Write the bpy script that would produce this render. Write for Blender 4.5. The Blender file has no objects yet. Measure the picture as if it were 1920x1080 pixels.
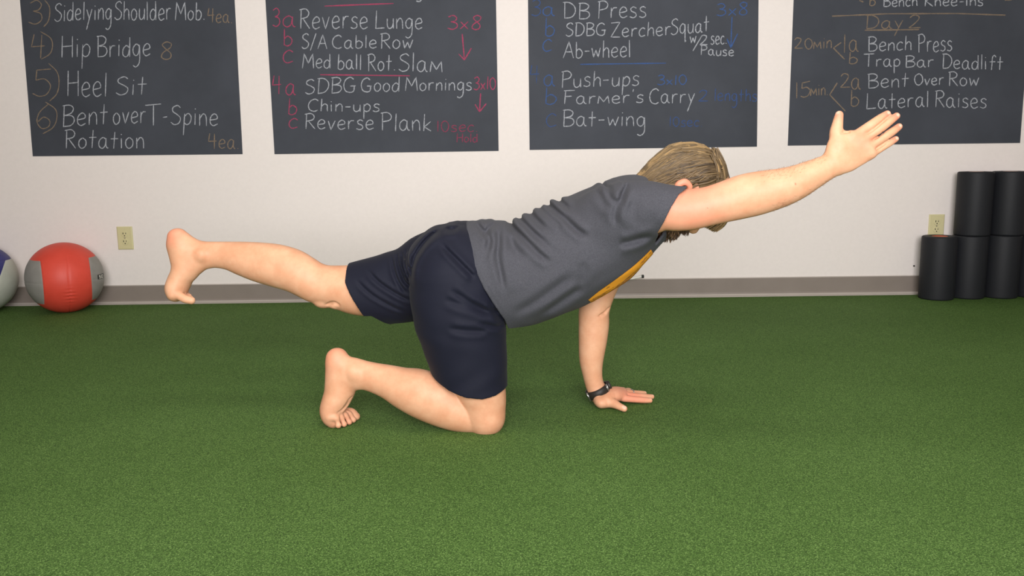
import bpy, bmesh, math, random
import numpy as np
from mathutils import Matrix, Vector

C = bpy.context.scene.collection
SC = bpy.context.scene
rnd = random.Random(7)
R = math.radians

# ------------------------------------------------------------------ camera
F_PX, PITCH, ROLL, CAM_H = 1600.0, R(9.1), R(-0.72), 0.74
r0 = np.array([1.0, 0, 0]); u0 = np.array([0, math.sin(PITCH), math.cos(PITCH)])
FW = np.array([0, math.cos(PITCH), -math.sin(PITCH)])
RT = math.cos(ROLL) * r0 + math.sin(ROLL) * u0
UP = -math.sin(ROLL) * r0 + math.cos(ROLL) * u0
CP = np.array([0, 0, CAM_H])
cam_data = bpy.data.cameras.new('camera')
cam_data.sensor_width = 36.0
cam_data.lens = 36.0 * F_PX / 1920.0
cam_data.clip_start = 0.05
cam = bpy.data.objects.new('camera', cam_data); C.objects.link(cam)
m = Matrix.Identity(4)
for i in range(3):
    m[i][0] = RT[i]; m[i][1] = UP[i]; m[i][2] = -FW[i]; m[i][3] = CP[i]
cam.matrix_world = m
SC.camera = cam

def ray(px, py):
    return FW + RT * ((px - 960) / F_PX) + UP * ((540 - py) / F_PX)
def U(px, py, Y):                 # point at depth Y
    d = ray(px, py); return CP + d * (Y / d[1])
def FZ(px, py, z=0.0):            # point at height z
    d = ray(px, py); return CP + d * ((z - CAM_H) / d[2])

DW = FZ(960, 561)[1]              # distance of the back wall

# ------------------------------------------------------------------ view, world, lights
SC.view_settings.view_transform = 'Standard'
SC.view_settings.look = 'None'
SC.view_settings.gamma = 1.0
SC.view_settings.use_curve_mapping = False
SC.view_settings.exposure = 0.0
world = bpy.data.worlds.new('world'); SC.world = world
world.use_nodes = True
bg = world.node_tree.nodes['Background']
bg.inputs['Color'].default_value = (0.75, 0.85, 1.0, 1); bg.inputs['Strength'].default_value = 0.6

XL, XR, YB, ZC = -3.0, 2.85, -1.35, 2.75      # room: left, right, behind the camera, ceiling

def area(name, loc, rot, sx, sy, power, col, spread=math.pi):
    l = bpy.data.lights.new(name, 'AREA'); l.shape = 'RECTANGLE'; l.size = sx; l.size_y = sy
    l.energy = power; l.color = col; l.spread = spread
    o = bpy.data.objects.new(name, l); o.location = loc; o.rotation_euler = rot; C.objects.link(o)
    return o
# daylight entering through the shop window in the wall behind the camera
area('window_daylight', (0.2, YB + 0.06, 1.5), (R(90), 0, R(0)), 2.3, 1.8, 122, (0.99, 0.965, 0.97), R(120))
# fluorescent ceiling panels
CEIL_LAMPS = [(-1.3, 0.2), (1.3, 0.2), (0.0, 1.7)]
for i, (lx, ly) in enumerate(CEIL_LAMPS):
    area('ceiling_panel_light', (lx, ly, ZC - 0.04), (0, 0, 0), 1.15, 0.55, 8, (1.0, 0.95, 0.86))

# ------------------------------------------------------------------ helpers
def s2l(c):
    return tuple(((v / 255.0) / 12.92 if v / 255.0 <= 0.04045 else ((v / 255.0 + 0.055) / 1.055) ** 2.4) for v in c)

def tag(o, label=None, cat=None, group=None, kind=None):
    if label: o['label'] = label
    if cat: o['category'] = cat
    if group: o['group'] = group
    if kind: o['kind'] = kind
    return o

def empty(name, loc, label, cat, group=None):
    o = bpy.data.objects.new(name, None); C.objects.link(o); o.location = loc
    o.empty_display_size = 0.05
    return tag(o, label, cat, group)

def mesh_obj(name, verts, faces, mat, parent=None, smooth=False, label=None):
    me = bpy.data.meshes.new(name)
    me.from_pydata([tuple(map(float, v)) for v in verts], [], faces)
    me.materials.append(mat)
    if smooth:
        me.polygons.foreach_set('use_smooth', [True] * len(me.polygons))
    me.update()
    o = bpy.data.objects.new(name, me); C.objects.link(o)
    if parent is not None:
        o.parent = parent
        o.matrix_parent_inverse = Matrix.Translation(-Vector(parent_world(parent)))
    if label: o['label'] = label
    return o

def parent_world(p):
    v = np.array(p.location, float)
    while p.parent is not None:
        # children written in world coordinates cancel their parent's offset
        return (v + 0) if p.type == 'EMPTY' else np.zeros(3)
    return v

class MB:
    """collects shapes (world coordinates) that become one mesh"""
    def __init__(s): s.v = []; s.f = []
    def add(s, vs, fs):
        b = len(s.v); s.v += [tuple(map(float, v)) for v in vs]; s.f += [tuple(i + b for i in f) for f in fs]
    def box(s, lo, hi):
        x0, y0, z0 = lo; x1, y1, z1 = hi
        s.add([(x0,y0,z0),(x1,y0,z0),(x1,y1,z0),(x0,y1,z0),(x0,y0,z1),(x1,y0,z1),(x1,y1,z1),(x0,y1,z1)],
              [(0,3,2,1),(4,5,6,7),(0,1,5,4),(1,2,6,5),(2,3,7,6),(3,0,4,7)])
    def lathe(s, prof, c, axis=2, n=48, close=False):
        """prof: list of (radius, height)"""
        rings = []
        for (r, h) in prof:
            ring = []
            for k in range(n):
                a = 2 * math.pi * k / n
                p = [r * math.cos(a), r * math.sin(a), h]
                if axis == 1: p = [p[0], p[2], p[1]]
                if axis == 0: p = [p[2], p[0], p[1]]
                ring.append((c[0] + p[0], c[1] + p[1], c[2] + p[2]))
            rings.append(ring)
        vs = [p for rg in rings for p in rg]; fs = []
        for i in range(len(rings) - 1 + (1 if close else 0)):
            i2 = (i + 1) % len(rings)
            for k in range(n):
                fs.append((i*n+k, i*n+(k+1)%n, i2*n+(k+1)%n, i2*n+k))
        s.add(vs, fs)
    def tube(s, pts, radii, n=8, cap=True):
        pts = [np.array(p, float) for p in pts]; vs = []; fs = []
        ref = np.array([0.13, 0.57, 0.81])
        for i, p in enumerate(pts):
            t = pts[min(i+1, len(pts)-1)] - pts[max(i-1, 0)]
            t = t / (np.linalg.norm(t) + 1e-12)
            a = np.cross(t, ref); a /= (np.linalg.norm(a) + 1e-12); b = np.cross(t, a)
            for k in range(n):
                w = 2 * math.pi * k / n
                vs.append(p + radii[i] * (a * math.cos(w) + b * math.sin(w)))
        for i in range(len(pts) - 1):
            for k in range(n):
                fs.append((i*n+k, i*n+(k+1)%n, (i+1)*n+(k+1)%n, (i+1)*n+k))
        if cap:
            fs.append(tuple(range(n - 1, -1, -1))); fs.append(tuple((len(pts)-1)*n + k for k in range(n)))
        s.add(vs, fs)
    def build(s, name, mat, parent=None, smooth=False, label=None, bevel=0):
        o = mesh_obj(name, s.v, s.f, mat, parent, smooth, label)
        if bevel:
            bv = o.modifiers.new('bevel', 'BEVEL'); bv.width = bevel; bv.segments = 3; bv.limit_method = 'ANGLE'
        return o

# ------------------------------------------------------------------ materials
def mat_new(name, col, rough=0.6, spec=0.5):
    mt = bpy.data.materials.new(name); mt.use_nodes = True
    b = mt.node_tree.nodes['Principled BSDF']
    b.inputs['Base Color'].default_value = (*s2l(col), 1)
    b.inputs['Roughness'].default_value = rough
    b.inputs['Specular IOR Level'].default_value = spec
    return mt, mt.node_tree, b

def noise(nt, scale, detail=4, rough=0.55, coord='Object', stretch=None):
    tc = nt.nodes.new('ShaderNodeTexCoord')
    n = nt.nodes.new('ShaderNodeTexNoise'); n.inputs['Scale'].default_value = scale
    n.inputs['Detail'].default_value = detail; n.inputs['Roughness'].default_value = rough
    if stretch:
        mp = nt.nodes.new('ShaderNodeMapping'); mp.inputs['Scale'].default_value = stretch
        nt.links.new(tc.outputs[coord], mp.inputs['Vector']); nt.links.new(mp.outputs['Vector'], n.inputs['Vector'])
    else:
        nt.links.new(tc.outputs[coord], n.inputs['Vector'])
    return n

def ramp(nt, src, stops):
    r = nt.nodes.new('ShaderNodeValToRGB')
    while len(r.color_ramp.elements) < len(stops): r.color_ramp.elements.new(0.5)
    for e, (p, c) in zip(r.color_ramp.elements, stops):
        e.position = p; e.color = (*s2l(c), 1) if len(c) == 3 else c
    nt.links.new(src, r.inputs['Fac'])
    return r

def bump(nt, b, src, strength, dist):
    bp = nt.nodes.new('ShaderNodeBump'); bp.inputs['Strength'].default_value = strength; bp.inputs['Distance'].default_value = dist
    nt.links.new(src, bp.inputs['Height']); nt.links.new(bp.outputs['Normal'], b.inputs['Normal'])
    return bp

def noisy(name, c1, c2, scale, rough=0.7, spec=0.3, bs=0.0, bd=0.002, detail=4, stretch=None, p=(0.3, 0.7)):
    mt, nt, b = mat_new(name, c1, rough, spec)
    n = noise(nt, scale, detail, stretch=stretch)
    r = ramp(nt, n.outputs['Fac'], [(p[0], c1), (p[1], c2)])
    nt.links.new(r.outputs['Color'], b.inputs['Base Color'])
    if bs: bump(nt, b, n.outputs['Fac'], bs, bd)
    return mt

M = {}
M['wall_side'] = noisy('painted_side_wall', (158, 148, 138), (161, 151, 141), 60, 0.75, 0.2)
M['wall'] = noisy('painted_wall', (230, 221, 216), (233, 224, 219), 60, 0.75, 0.2, 0.08, 0.002)
M['ceiling'] = noisy('ceiling_tile', (190, 187, 180), (198, 195, 188), 40, 0.9, 0.1)
M['base'] = noisy('vinyl_baseboard', (132, 121, 113), (138, 127, 119), 8, 0.42, 0.4)
M['base_highlight'] = noisy('baseboard_edge_highlight', (172, 163, 155), (178, 168, 160), 8, 0.5, 0.4)  # lighter vinyl colour: highlight painted on the baseboard edges
def board_mat():
    mt, nt, b = mat_new('chalkboard_paint', (64, 67, 75), 0.7, 0.25)
    n = noise(nt, 3.0, 6, 0.65)
    r = ramp(nt, n.outputs['Fac'], [(0.3, (58, 61, 68)), (0.72, (68, 71, 79))])
    nt.links.new(r.outputs['Color'], b.inputs['Base Color'])
    return mt
M['board'] = board_mat()
def chalk_mat(name, c, faint):
    mt, nt, b = mat_new(name, c, 0.95, 0.05)
    n = noise(nt, 260, 3, 0.7)
    bc = tuple(0.55 * 66 + 0.45 * v for v in c) if not faint else tuple(0.7 * 66 + 0.3 * v for v in c)
    r = ramp(nt, n.outputs['Fac'], [(0.36, bc), (0.56, c)])
    nt.links.new(r.outputs['Color'], b.inputs['Base Color'])
    return mt
M['ck_w'] = chalk_mat('white_chalk', (178, 181, 189), False)
M['ck_t'] = chalk_mat('tan_chalk', (138, 120, 102), False)
M['ck_p'] = chalk_mat('pink_chalk', (178, 72, 104), False)
M['ck_b'] = chalk_mat('blue_chalk', (68, 98, 156), False)
M['ck_b2'] = chalk_mat('faint_blue_chalk', (66, 90, 142), True)
M['ck_p2'] = chalk_mat('faint_pink_chalk', (150, 66, 92), True)

def turf_mat():
    mt, nt, b = mat_new('turf', (80, 112, 55), 0.85, 0.15)
    fine = noise(nt, 350, 4, 0.7)
    big = noise(nt, 1.6, 4, 0.6)
    tc = nt.nodes.new('ShaderNodeTexCoord'); vo = nt.nodes.new('ShaderNodeTexVoronoi'); vo.inputs['Scale'].default_value = 470
    nt.links.new(tc.outputs['Object'], vo.inputs['Vector'])
    sep = nt.nodes.new('ShaderNodeSeparateColor'); nt.links.new(vo.outputs['Color'], sep.inputs['Color'])
    ad = nt.nodes.new('ShaderNodeMath'); ad.operation = 'MULTIPLY_ADD'; ad.inputs[1].default_value = 0.34
    sc_ = nt.nodes.new('ShaderNodeMath'); sc_.operation = 'MULTIPLY_ADD'; sc_.inputs[1].default_value = 1.0; sc_.inputs[2].default_value = -0.17
    nt.links.new(fine.outputs['Fac'], sc_.inputs[0])
    nt.links.new(sep.outputs['Red'], ad.inputs[0]); nt.links.new(sc_.outputs[0], ad.inputs[2])
    r1 = ramp(nt, ad.outputs[0], [(0.26, (45, 65, 30)), (0.46, (72, 101, 47)), (0.58, (86, 117, 56)), (0.82, (148, 180, 108))])
    r2 = ramp(nt, big.outputs['Fac'], [(0.3, (234, 238, 228)), (0.7, (255, 255, 255))])
    mx = nt.nodes.new('ShaderNodeMix'); mx.data_type = 'RGBA'; mx.blend_type = 'MULTIPLY'; mx.inputs['Factor'].default_value = 1
    nt.links.new(r1.outputs['Color'], mx.inputs['A']); nt.links.new(r2.outputs['Color'], mx.inputs['B'])
    nt.links.new(mx.outputs['Result'], b.inputs['Base Color'])
    bump(nt, b, ad.outputs[0], 0.5, 0.004)
    return mt
M['turf'] = turf_mat()
M['outlet'] = mat_new('ivory_plastic', (206, 197, 152), 0.45)[0]
M['dark'] = mat_new('dark_slot', (38, 34, 28), 0.6)[0]
M['foam'] = noisy('black_foam', (27, 28, 32), (33, 34, 38), 300, 0.6, 0.3, 0.25, 0.001)
M['core_orange'] = mat_new('orange_core', (196, 98, 66), 0.5)[0]
M['core_pale'] = mat_new('pale_core', (205, 175, 165), 0.5)[0]
M['red_vinyl'] = noisy('red_vinyl', (212, 70, 54), (220, 76, 60), 20, 0.5, 0.4, 0.05, 0.001)
M['grey_vinyl'] = noisy('grey_vinyl', (136, 133, 128), (146, 143, 138), 20, 0.5, 0.4, 0.05, 0.001)
M['pale_vinyl'] = noisy('pale_vinyl', (178, 180, 168), (188, 190, 178), 20, 0.5, 0.4)
M['blue_vinyl'] = noisy('blue_vinyl', (50, 52, 112), (56, 58, 120), 20, 0.5, 0.4)
M['black'] = mat_new('black_rubber', (28, 27, 27), 0.55)[0]
M['white'] = mat_new('white_paint', (225, 222, 214), 0.4)[0]
M['seam'] = mat_new('seam_thread', (120, 36, 32), 0.7)[0]
M['seam_grey'] = mat_new('grey_seam_thread', (84, 82, 80), 0.7)[0]
M['metal'] = mat_new('steel', (190, 188, 182), 0.3)[0]; M['metal'].node_tree.nodes['Principled BSDF'].inputs['Metallic'].default_value = 0.9
M['strap'] = noisy('dark_strap', (34, 29, 26), (42, 36, 32), 120, 0.55, 0.4)
M['lamp'] = mat_new('lamp_diffuser', (240, 238, 230), 0.5)[0]
_b = M['lamp'].node_tree.nodes['Principled BSDF']; _b.inputs['Emission Color'].default_value = (1, 0.95, 0.86, 1); _b.inputs['Emission Strength'].default_value = 3

# ------------------------------------------------------------------ setting
def struct(o): o['kind'] = 'structure'; return o
b = MB(); b.box((XL, YB, -0.05), (XR, DW, 0)); struct(b.build('floor', M['turf']))
b = MB(); b.box((XL, YB, ZC), (XR, DW, ZC + 0.05)); struct(b.build('ceiling', M['ceiling']))
b = MB(); b.box((XL - 0.1, DW, -0.05), (XR + 0.1, DW + 0.1, ZC + 0.05)); struct(b.build('wall_back', M['wall']))
b = MB(); b.box((XL - 0.1, YB, -0.05), (XL, DW, ZC + 0.05)); struct(b.build('wall_left', M['wall_side']))
b = MB(); b.box((XR, YB, -0.05), (XR + 0.1, DW, ZC + 0.05)); struct(b.build('wall_right', M['wall_side']))
wx0, wx1, wz0, wz1 = -0.95, 1.45, 0.55, 2.45
b = MB()
b.box((XL - 0.1, YB - 0.1, -0.05), (wx0, YB, ZC + 0.05)); b.box((wx1, YB - 0.1, -0.05), (XR + 0.1, YB, ZC + 0.05))
b.box((wx0, YB - 0.1, -0.05), (wx1, YB, wz0)); b.box((wx0, YB - 0.1, wz1), (wx1, YB, ZC + 0.05))
struct(b.build('wall_front', M['wall_side']))
b = MB()
for x in (wx0, wx0 + 0.78, wx0 + 1.57, wx1 - 0.05): b.box((x, YB - 0.08, wz0), (x + 0.05, YB - 0.02, wz1))
b.box((wx0, YB - 0.08, wz0), (wx1, YB - 0.02, wz0 + 0.05)); b.box((wx0, YB - 0.08, wz1 - 0.05), (wx1, YB - 0.02, wz1))
struct(b.build('window_1', M['white']))
for (lx, ly) in CEIL_LAMPS:
    e = empty('ceiling_light', (lx, ly, ZC), 'flat white fluorescent panel set in the ceiling', 'ceiling light', 'ceiling light panels')
    b = MB(); b.box((lx - 0.62, ly - 0.32, ZC - 0.02), (lx + 0.62, ly - 0.29, ZC)); b.box((lx - 0.62, ly + 0.29, ZC - 0.02), (lx + 0.62, ly + 0.32, ZC))
    b.box((lx - 0.62, ly - 0.29, ZC - 0.02), (lx - 0.59, ly + 0.29, ZC)); b.box((lx + 0.59, ly - 0.29, ZC - 0.02), (lx + 0.62, ly + 0.29, ZC))
    b.build('frame', M['white'], e)
    b = MB(); b.box((lx - 0.59, ly - 0.29, ZC - 0.012), (lx + 0.59, ly + 0.29, ZC - 0.002)); b.build('diffuser', M['lamp'], e)

# vinyl cove baseboard: profile extruded along the wall
BH = U(960, 525.5, DW)[2]
def baseboard(name, x0, x1):
    prof = [(0.0, BH), (-0.0045, BH - 0.001), (-0.005, BH - 0.004), (-0.005, 0.022), (-0.007, 0.014), (-0.012, 0.007), (-0.018, 0.004), (-0.018, 0.0), (0.0, 0.0)]
    n = len(prof)
    vs = [(x0, DW + p[0], p[1]) for p in prof] + [(x1, DW + p[0], p[1]) for p in prof]
    fs = [(i, (i + 1) % n, n + (i + 1) % n, n + i) for i in range(n)]
    o = mesh_obj(name, vs, fs, M['base']); o.data.materials.append(M['base_highlight'])
    for i in (0, 1, 4, 5, 6): o.data.polygons[i].material_index = 1  # painted highlight along the top edge and cove toe
    return struct(o)
baseboard('baseboard_back', XL, XR)
b = MB(); b.box((XL, YB, 0), (XL + 0.006, DW - 0.02, BH)); struct(b.build('baseboard_left', M['base']))
b = MB(); b.box((XR - 0.006, YB, 0), (XR, DW - 0.02, BH)); struct(b.build('baseboard_right', M['base']))

# ------------------------------------------------------------------ chalkboards and their writing
GL = {
'A': (70, "0,0 35,100 70,0;14,38 58,38"), 'B': (62, "8,100 8,0;~0,98 35,100 55,85 45,62 10,52;~10,52 50,48 62,25 45,4 6,0"),
'C': (62, "~60,85 42,100 15,85 3,50 12,14 38,0 60,10"), 'D': (68, "10,100 8,0;~0,98 35,98 62,75 66,40 45,8 6,0"),
'F': (60, "10,100 8,0;0,98 60,100;8,55 45,57"), 'G': (72, "~62,85 42,100 15,85 3,50 12,12 40,0 60,10 64,40;40,42 72,42"),
'H': (62, "6,100 4,0;58,100 58,0;4,50 58,54"), 'K': (60, "6,100 4,0;55,95 8,45 60,0"), 'L': (60, "8,100 5,0 60,4"),
'M': (84, "0,0 10,100 42,35 72,100 82,0"), 'O': (68, "~35,98 10,80 3,45 18,8 42,2 66,30 64,72 45,95 30,97"),
'P': (58, "10,98 8,0;~0,95 35,100 56,82 48,58 10,48"), 'R': (60, "10,98 8,0;~0,95 35,100 54,82 45,60 10,50;22,50 60,0"),
'S': (54, "~52,88 35,100 10,88 10,68 35,52 52,35 45,10 20,0 0,12"), 'T': (70, "0,96 70,100;36,98 34,0"),
'Z': (62, "0,96 58,100 2,2 62,0"),
'a': (54, "~42,50 25,60 5,42 4,14 20,0 36,14 42,50;~42,56 42,18 50,2 56,4"), 'b': (48, "8,100 6,2;~6,40 25,56 46,36 40,8 20,-2 6,6"),
'c': (42, "~42,50 25,60 6,42 4,16 18,0 42,8"), 'd': (50, "~42,46 25,58 5,40 4,12 20,0 36,10 43,40;44,100 45,0"),
'e': (46, "~4,28 40,36 38,54 22,60 5,42 5,14 22,0 46,10"), 'f': (46, "~48,88 36,100 24,85 22,40 20,0;4,55 44,57"),
'g': (48, "~42,48 25,60 5,42 5,16 20,2 36,14 42,50;~43,56 44,10 40,-34 20,-54 2,-46"), 'h': (46, "7,100 5,0;~5,36 24,58 40,48 42,20 44,0"),
'i': (16, "8,56 8,0;8,76 9,81"), 'k': (46, "6,100 5,0;40,56 7,24 44,0"), 'l': (14, "7,100 7,0"),
'm': (66, "2,0 8,58 34,14 58,58 64,0"), 'n': (46, "5,56 5,0;~5,34 24,58 40,46 43,0"), 'o': (46, "~22,59 5,42 4,16 20,0 40,14 42,42 24,59"),
'p': (46, "7,56 5,-55;~6,40 26,58 44,40 38,10 20,0 6,10"), 'q': (50, "~42,48 25,60 5,42 5,16 20,2 36,14 42,50;42,56 44,-52 52,-44"),
'r': (38, "6,56 6,0;~6,34 18,54 38,56"), 's': (40, "~38,52 22,60 7,50 12,36 32,26 36,10 20,0 0,6"), 't': (40, "20,95 18,0;0,55 40,57"),
'u': (46, "~5,56 5,16 18,0 36,10 42,30;43,56 43,0"), 'v': (44, "2,56 20,0 42,58"), 'w': (60, "2,56 14,2 30,44 44,2 60,58"),
'x': (42, "2,52 40,0;40,54 0,0"), 'y': (46, "4,56 22,8;44,58 22,2 2,-54"), "'": (12, "8,100 5,80"), '-': (36, "2,36 34,37"), '.': (12, "6,0 8,5"),
'/': (44, "44,100 0,-12"), ')': (30, "~4,108 24,80 28,45 22,10 4,-14"), '0': (55, "~28,98 8,78 4,40 18,4 38,4 52,38 48,76 28,98"),
'1': (14, "8,100 6,0"), '2': (58, "~4,78 20,98 44,92 46,68 25,30 2,2;2,2 58,4"), '3': (50, "~4,88 28,100 46,82 36,60 16,54;~16,54 44,44 48,18 26,0 0,8"),
'4': (60, "14,100 4,46 60,50;46,98 44,-4"), '5': (54, "52,98 10,94 8,58;~8,58 34,62 52,38 42,8 20,0 0,10"),
'6': (50, "~44,98 14,66 4,28 20,0 44,8 48,32 28,46 8,28"), '8': (50, "~46,90 26,100 8,84 20,62 42,34 40,8 20,0 4,14 12,40 40,66 46,90"),
}
def crom(P, sub):
    P = np.asarray(P, float)
    if len(P) < 3: return np.array([P[0] + (P[-1] - P[0]) * t for t in np.linspace(0, 1, sub + 1)])
    Q = np.vstack([2 * P[0] - P[1], P, 2 * P[-1] - P[-2]]); out = []
    for i in range(1, len(Q) - 2):
        for t in np.arange(sub) / sub:
            out.append(0.5 * ((2 * Q[i]) + (-Q[i-1] + Q[i+1]) * t + (2*Q[i-1] - 5*Q[i] + 4*Q[i+1] - Q[i+2]) * t*t + (-Q[i-1] + 3*Q[i] - 3*Q[i+1] + Q[i+2]) * t**3))
    out.append(Q[-2]); return np.array(out)
def parse(s):
    out = []
    for st in s.split(';'):
        cv = st.startswith('~'); st = st.lstrip('~')
        pts = [tuple(float(q) for q in p.split(',')) for p in st.split()]
        if cv: out.append(crom(pts, 5))
        else:
            seg = []
            for p, q in zip(pts[:-1], pts[1:]):
                for t in np.linspace(0, 1, 6)[:-1]: seg.append((p[0] + (q[0]-p[0])*t, p[1] + (q[1]-p[1])*t))
            seg.append(pts[-1]); out.append(np.array(seg))
    return out
def word_strokes(text, x0, y0, x1, y1, cap):
    """strokes in the photograph's zoom units: baseline from (x0,y0) to (x1,y1)"""
    total = 0; items = []
    for ch in text:
        if ch == ' ': total += 40; continue
        w, s = GL[ch]; items.append((total, w, parse(s))); total += w + 13
    total -= 13
    k = (x1 - x0) / total; out = []
    for (ox, w, sts) in items:
        jy = rnd.uniform(-0.025, 0.025) * cap; js = rnd.uniform(0.96, 1.05); sl = rnd.uniform(-0.02, 0.05)
        for st in sts:
            q = []
            for (x, y) in st:
                xx = x0 + k * (ox + x + sl * y); t = (xx - x0) / max(1e-6, (x1 - x0))
                q.append((xx, y0 + (y1 - y0) * t - cap * js * y / 100.0 + jy))
            out.append(np.array(q))
    return out
def chalk(name, strokes, ox, mat, parent, label, wpx=2.2):
    mb = MB()
    for st in strokes:
        P = np.array([U(ox + x / 3.6, y / 3.6, DW) for (x, y) in st])[:, [0, 2]]
        n = len(P); T = np.gradient(P, axis=0); T /= (np.linalg.norm(T, axis=1)[:, None] + 1e-9)
        N = np.stack([-T[:, 1], T[:, 0]], 1)
        hw = 0.5 * wpx / 378.0
        vs = []; fs = []
        for i in range(n):
            w = hw * rnd.uniform(0.72, 1.18) * (0.75 if i in (0, n - 1) else 1)
            a = P[i] + N[i] * w; c = P[i] - N[i] * w
            vs += [(a[0], DW - 0.0032, a[1]), (P[i][0], DW - 0.0045, P[i][1]), (c[0], DW - 0.0032, c[1])]
        for i in range(n - 1):
            j = 3 * i
            fs += [(j, j+1, j+4, j+3), (j+1, j+2, j+5, j+4)]
        mb.add(vs, fs)
    return mb.build(name, mat, parent, label=label)

def board(corners, label):
    """corners in photo pixels: top-left, top-right (where the frame cuts it), bottom-right, bottom-left"""
    tl, tr, br, bl = [U(x, y, DW) for (x, y) in corners]
    def ext(bot, top, z):
        t = (z - bot[2]) / (top[2] - bot[2]); return bot + (top - bot) * t
    ZT = 1.62
    tl = ext(bl, tl, ZT); tr = ext(br, tr, ZT)
    e = empty('chalkboard', ((bl[0] + br[0]) / 2, DW, bl[2]), label, 'chalkboard', 'chalkboards along the wall')
    vs = []
    for y in (DW - 0.003, DW - 0.0002):
        vs += [(p[0], y, p[2]) for p in (bl, br, tr, tl)]
    mesh_obj('board_panel', vs, [(0,1,2,3),(7,6,5,4),(0,4,5,1),(1,5,6,2),(2,6,7,3),(3,7,4,0)], M['board'], e)
    return e

WH, TN, PK, BL, BL2, PK2 = 'ck_w', 'ck_t', 'ck_p', 'ck_b', 'ck_b2', 'ck_p2'
CN = {WH: 'white', TN: 'tan', PK: 'pink', BL: 'blue', BL2: 'faint blue', PK2: 'faint pink'}
def write(e, ox, words, lines):
    for (t, x0, y0, x1, y1, cap, c) in words:
        chalk('chalk_lettering', word_strokes(t, x0, y0, x1, y1, cap), ox, M[c], e, CN[c] + ' chalk writing ' + t.replace(')', ''), 1.95 if c == WH else 1.95)
    for (what, pts, c) in lines:
        sts = [np.array([np.array(p) + (np.array(q) - np.array(p)) * s for s in np.linspace(0, 1, 9)]) for p, q in zip(pts[:-1], pts[1:])]
        chalk(what, sts, ox, M[c], e, CN[c] + ' ' + what.replace('_', ' '), 2.3)

e1 = board([(38, 0), (440, 0), (455, 289), (62, 293)], 'leftmost black chalkboard on the wall, numbered exercises 3 to 6')
write(e1, 0, [
 ('3', 195, 165, 285, 165, 165, TN), (')', 292, 160, 338, 160, 145, TN), ('Sidelying', 370, 145, 755, 130, 125, WH), ('Shoulder', 775, 135, 1155, 135, 128, WH),
 ('Mob.', 1185, 135, 1382, 135, 115, WH), ('4ea.', 1400, 150, 1568, 155, 95, TN),
 ('4', 205, 390, 302, 390, 150, TN), (')', 268, 375, 365, 375, 155, TN), ('Hip', 415, 385, 610, 385, 142, WH), ('Bridge', 655, 385, 1015, 378, 135, WH), ('8', 1085, 400, 1167, 400, 118, TN),
 ('5', 222, 655, 345, 655, 195, TN), (')', 325, 650, 408, 650, 205, TN), ('Heel', 455, 650, 722, 650, 165, WH), ('Sit', 785, 642, 990, 640, 122, WH),
 ('6', 245, 868, 342, 868, 170, TN), (')', 280, 875, 386, 875, 170, TN), ('Bent', 420, 855, 728, 840, 140, WH), ('over', 765, 838, 985, 832, 130, WH),
 ('T', 985, 850, 1092, 846, 150, WH), ('-', 1100, 842, 1132, 838, 130, WH), ('Spine', 1155, 838, 1470, 850, 135, WH), ('Rotation', 440, 1000, 975, 1004, 122, WH), ('4ea.', 1405, 1000, 1612, 1005, 100, TN)], [])
e2 = board([(498, 0), (930, 0), (935, 283), (515, 289)], 'chalkboard with pink numbering, second from left, Reverse Lunge as first line')
write(e2, 470, [
 ('3', 150, 180, 198, 180, 128, PK), ('a', 215, 180, 300, 182, 125, PK), ('Reverse', 330, 195, 790, 195, 138, WH), ('Lunge', 840, 195, 1158, 195, 120, WH), ('3x8', 1330, 198, 1555, 200, 95, PK),
 ('b', 220, 306, 282, 306, 115, PK), ('S/A', 345, 330, 515, 330, 98, WH), ('Cable', 550, 326, 850, 326, 90, WH), ('Row', 875, 330, 1092, 328, 100, WH),
 ('c', 215, 425, 286, 425, 140, PK), ('Med', 350, 460, 540, 462, 100, WH), ('ball', 585, 467, 748, 470, 105, WH), ('Rot.', 790, 480, 975, 475, 112, WH), ('Slam', 1000, 480, 1295, 485, 120, WH),
 ('4', 145, 628, 208, 628, 122, PK), ('a', 235, 640, 303, 640, 132, PK), ('SDBG', 370, 635, 710, 622, 100, WH), ('Good', 745, 620, 1005, 618, 98, WH), ('Mornings', 1045, 612, 1492, 612, 92, WH), ('3x10', 1505, 605, 1655, 605, 85, PK),
 ('b', 250, 772, 312, 772, 110, PK), ('Chin-ups', 385, 752, 870, 755, 85, WH), ('c', 255, 865, 317, 865, 108, PK), ('Reverse', 365, 872, 830, 875, 105, WH), ('Plank', 880, 882, 1220, 885, 118, WH),
 ('10sec.', 1258, 888, 1530, 888, 72, PK2), ('Hold', 1390, 960, 1532, 960, 58, PK2)],
 [('chalk_line', [(500, 42), (965, 24)], PK), ('chalk_line', [(470, 505), (1075, 512)], PK), ('chalk_lettering', [(1118, 8), (1140, 12), (1156, -4)], WH),
  ('chalk_arrow', [(1428, 230), (1443, 405), (1405, 365)], PK), ('chalk_arrow', [(1443, 405), (1490, 325)], PK),
  ('chalk_arrow', [(1552, 630), (1545, 755), (1515, 705)], PK), ('chalk_arrow', [(1545, 755), (1590, 700)], PK)])
e3 = board([(990, 0), (1422, 0), (1419, 275), (993, 281)], 'chalkboard with blue numbering behind the person\'s head')
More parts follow.
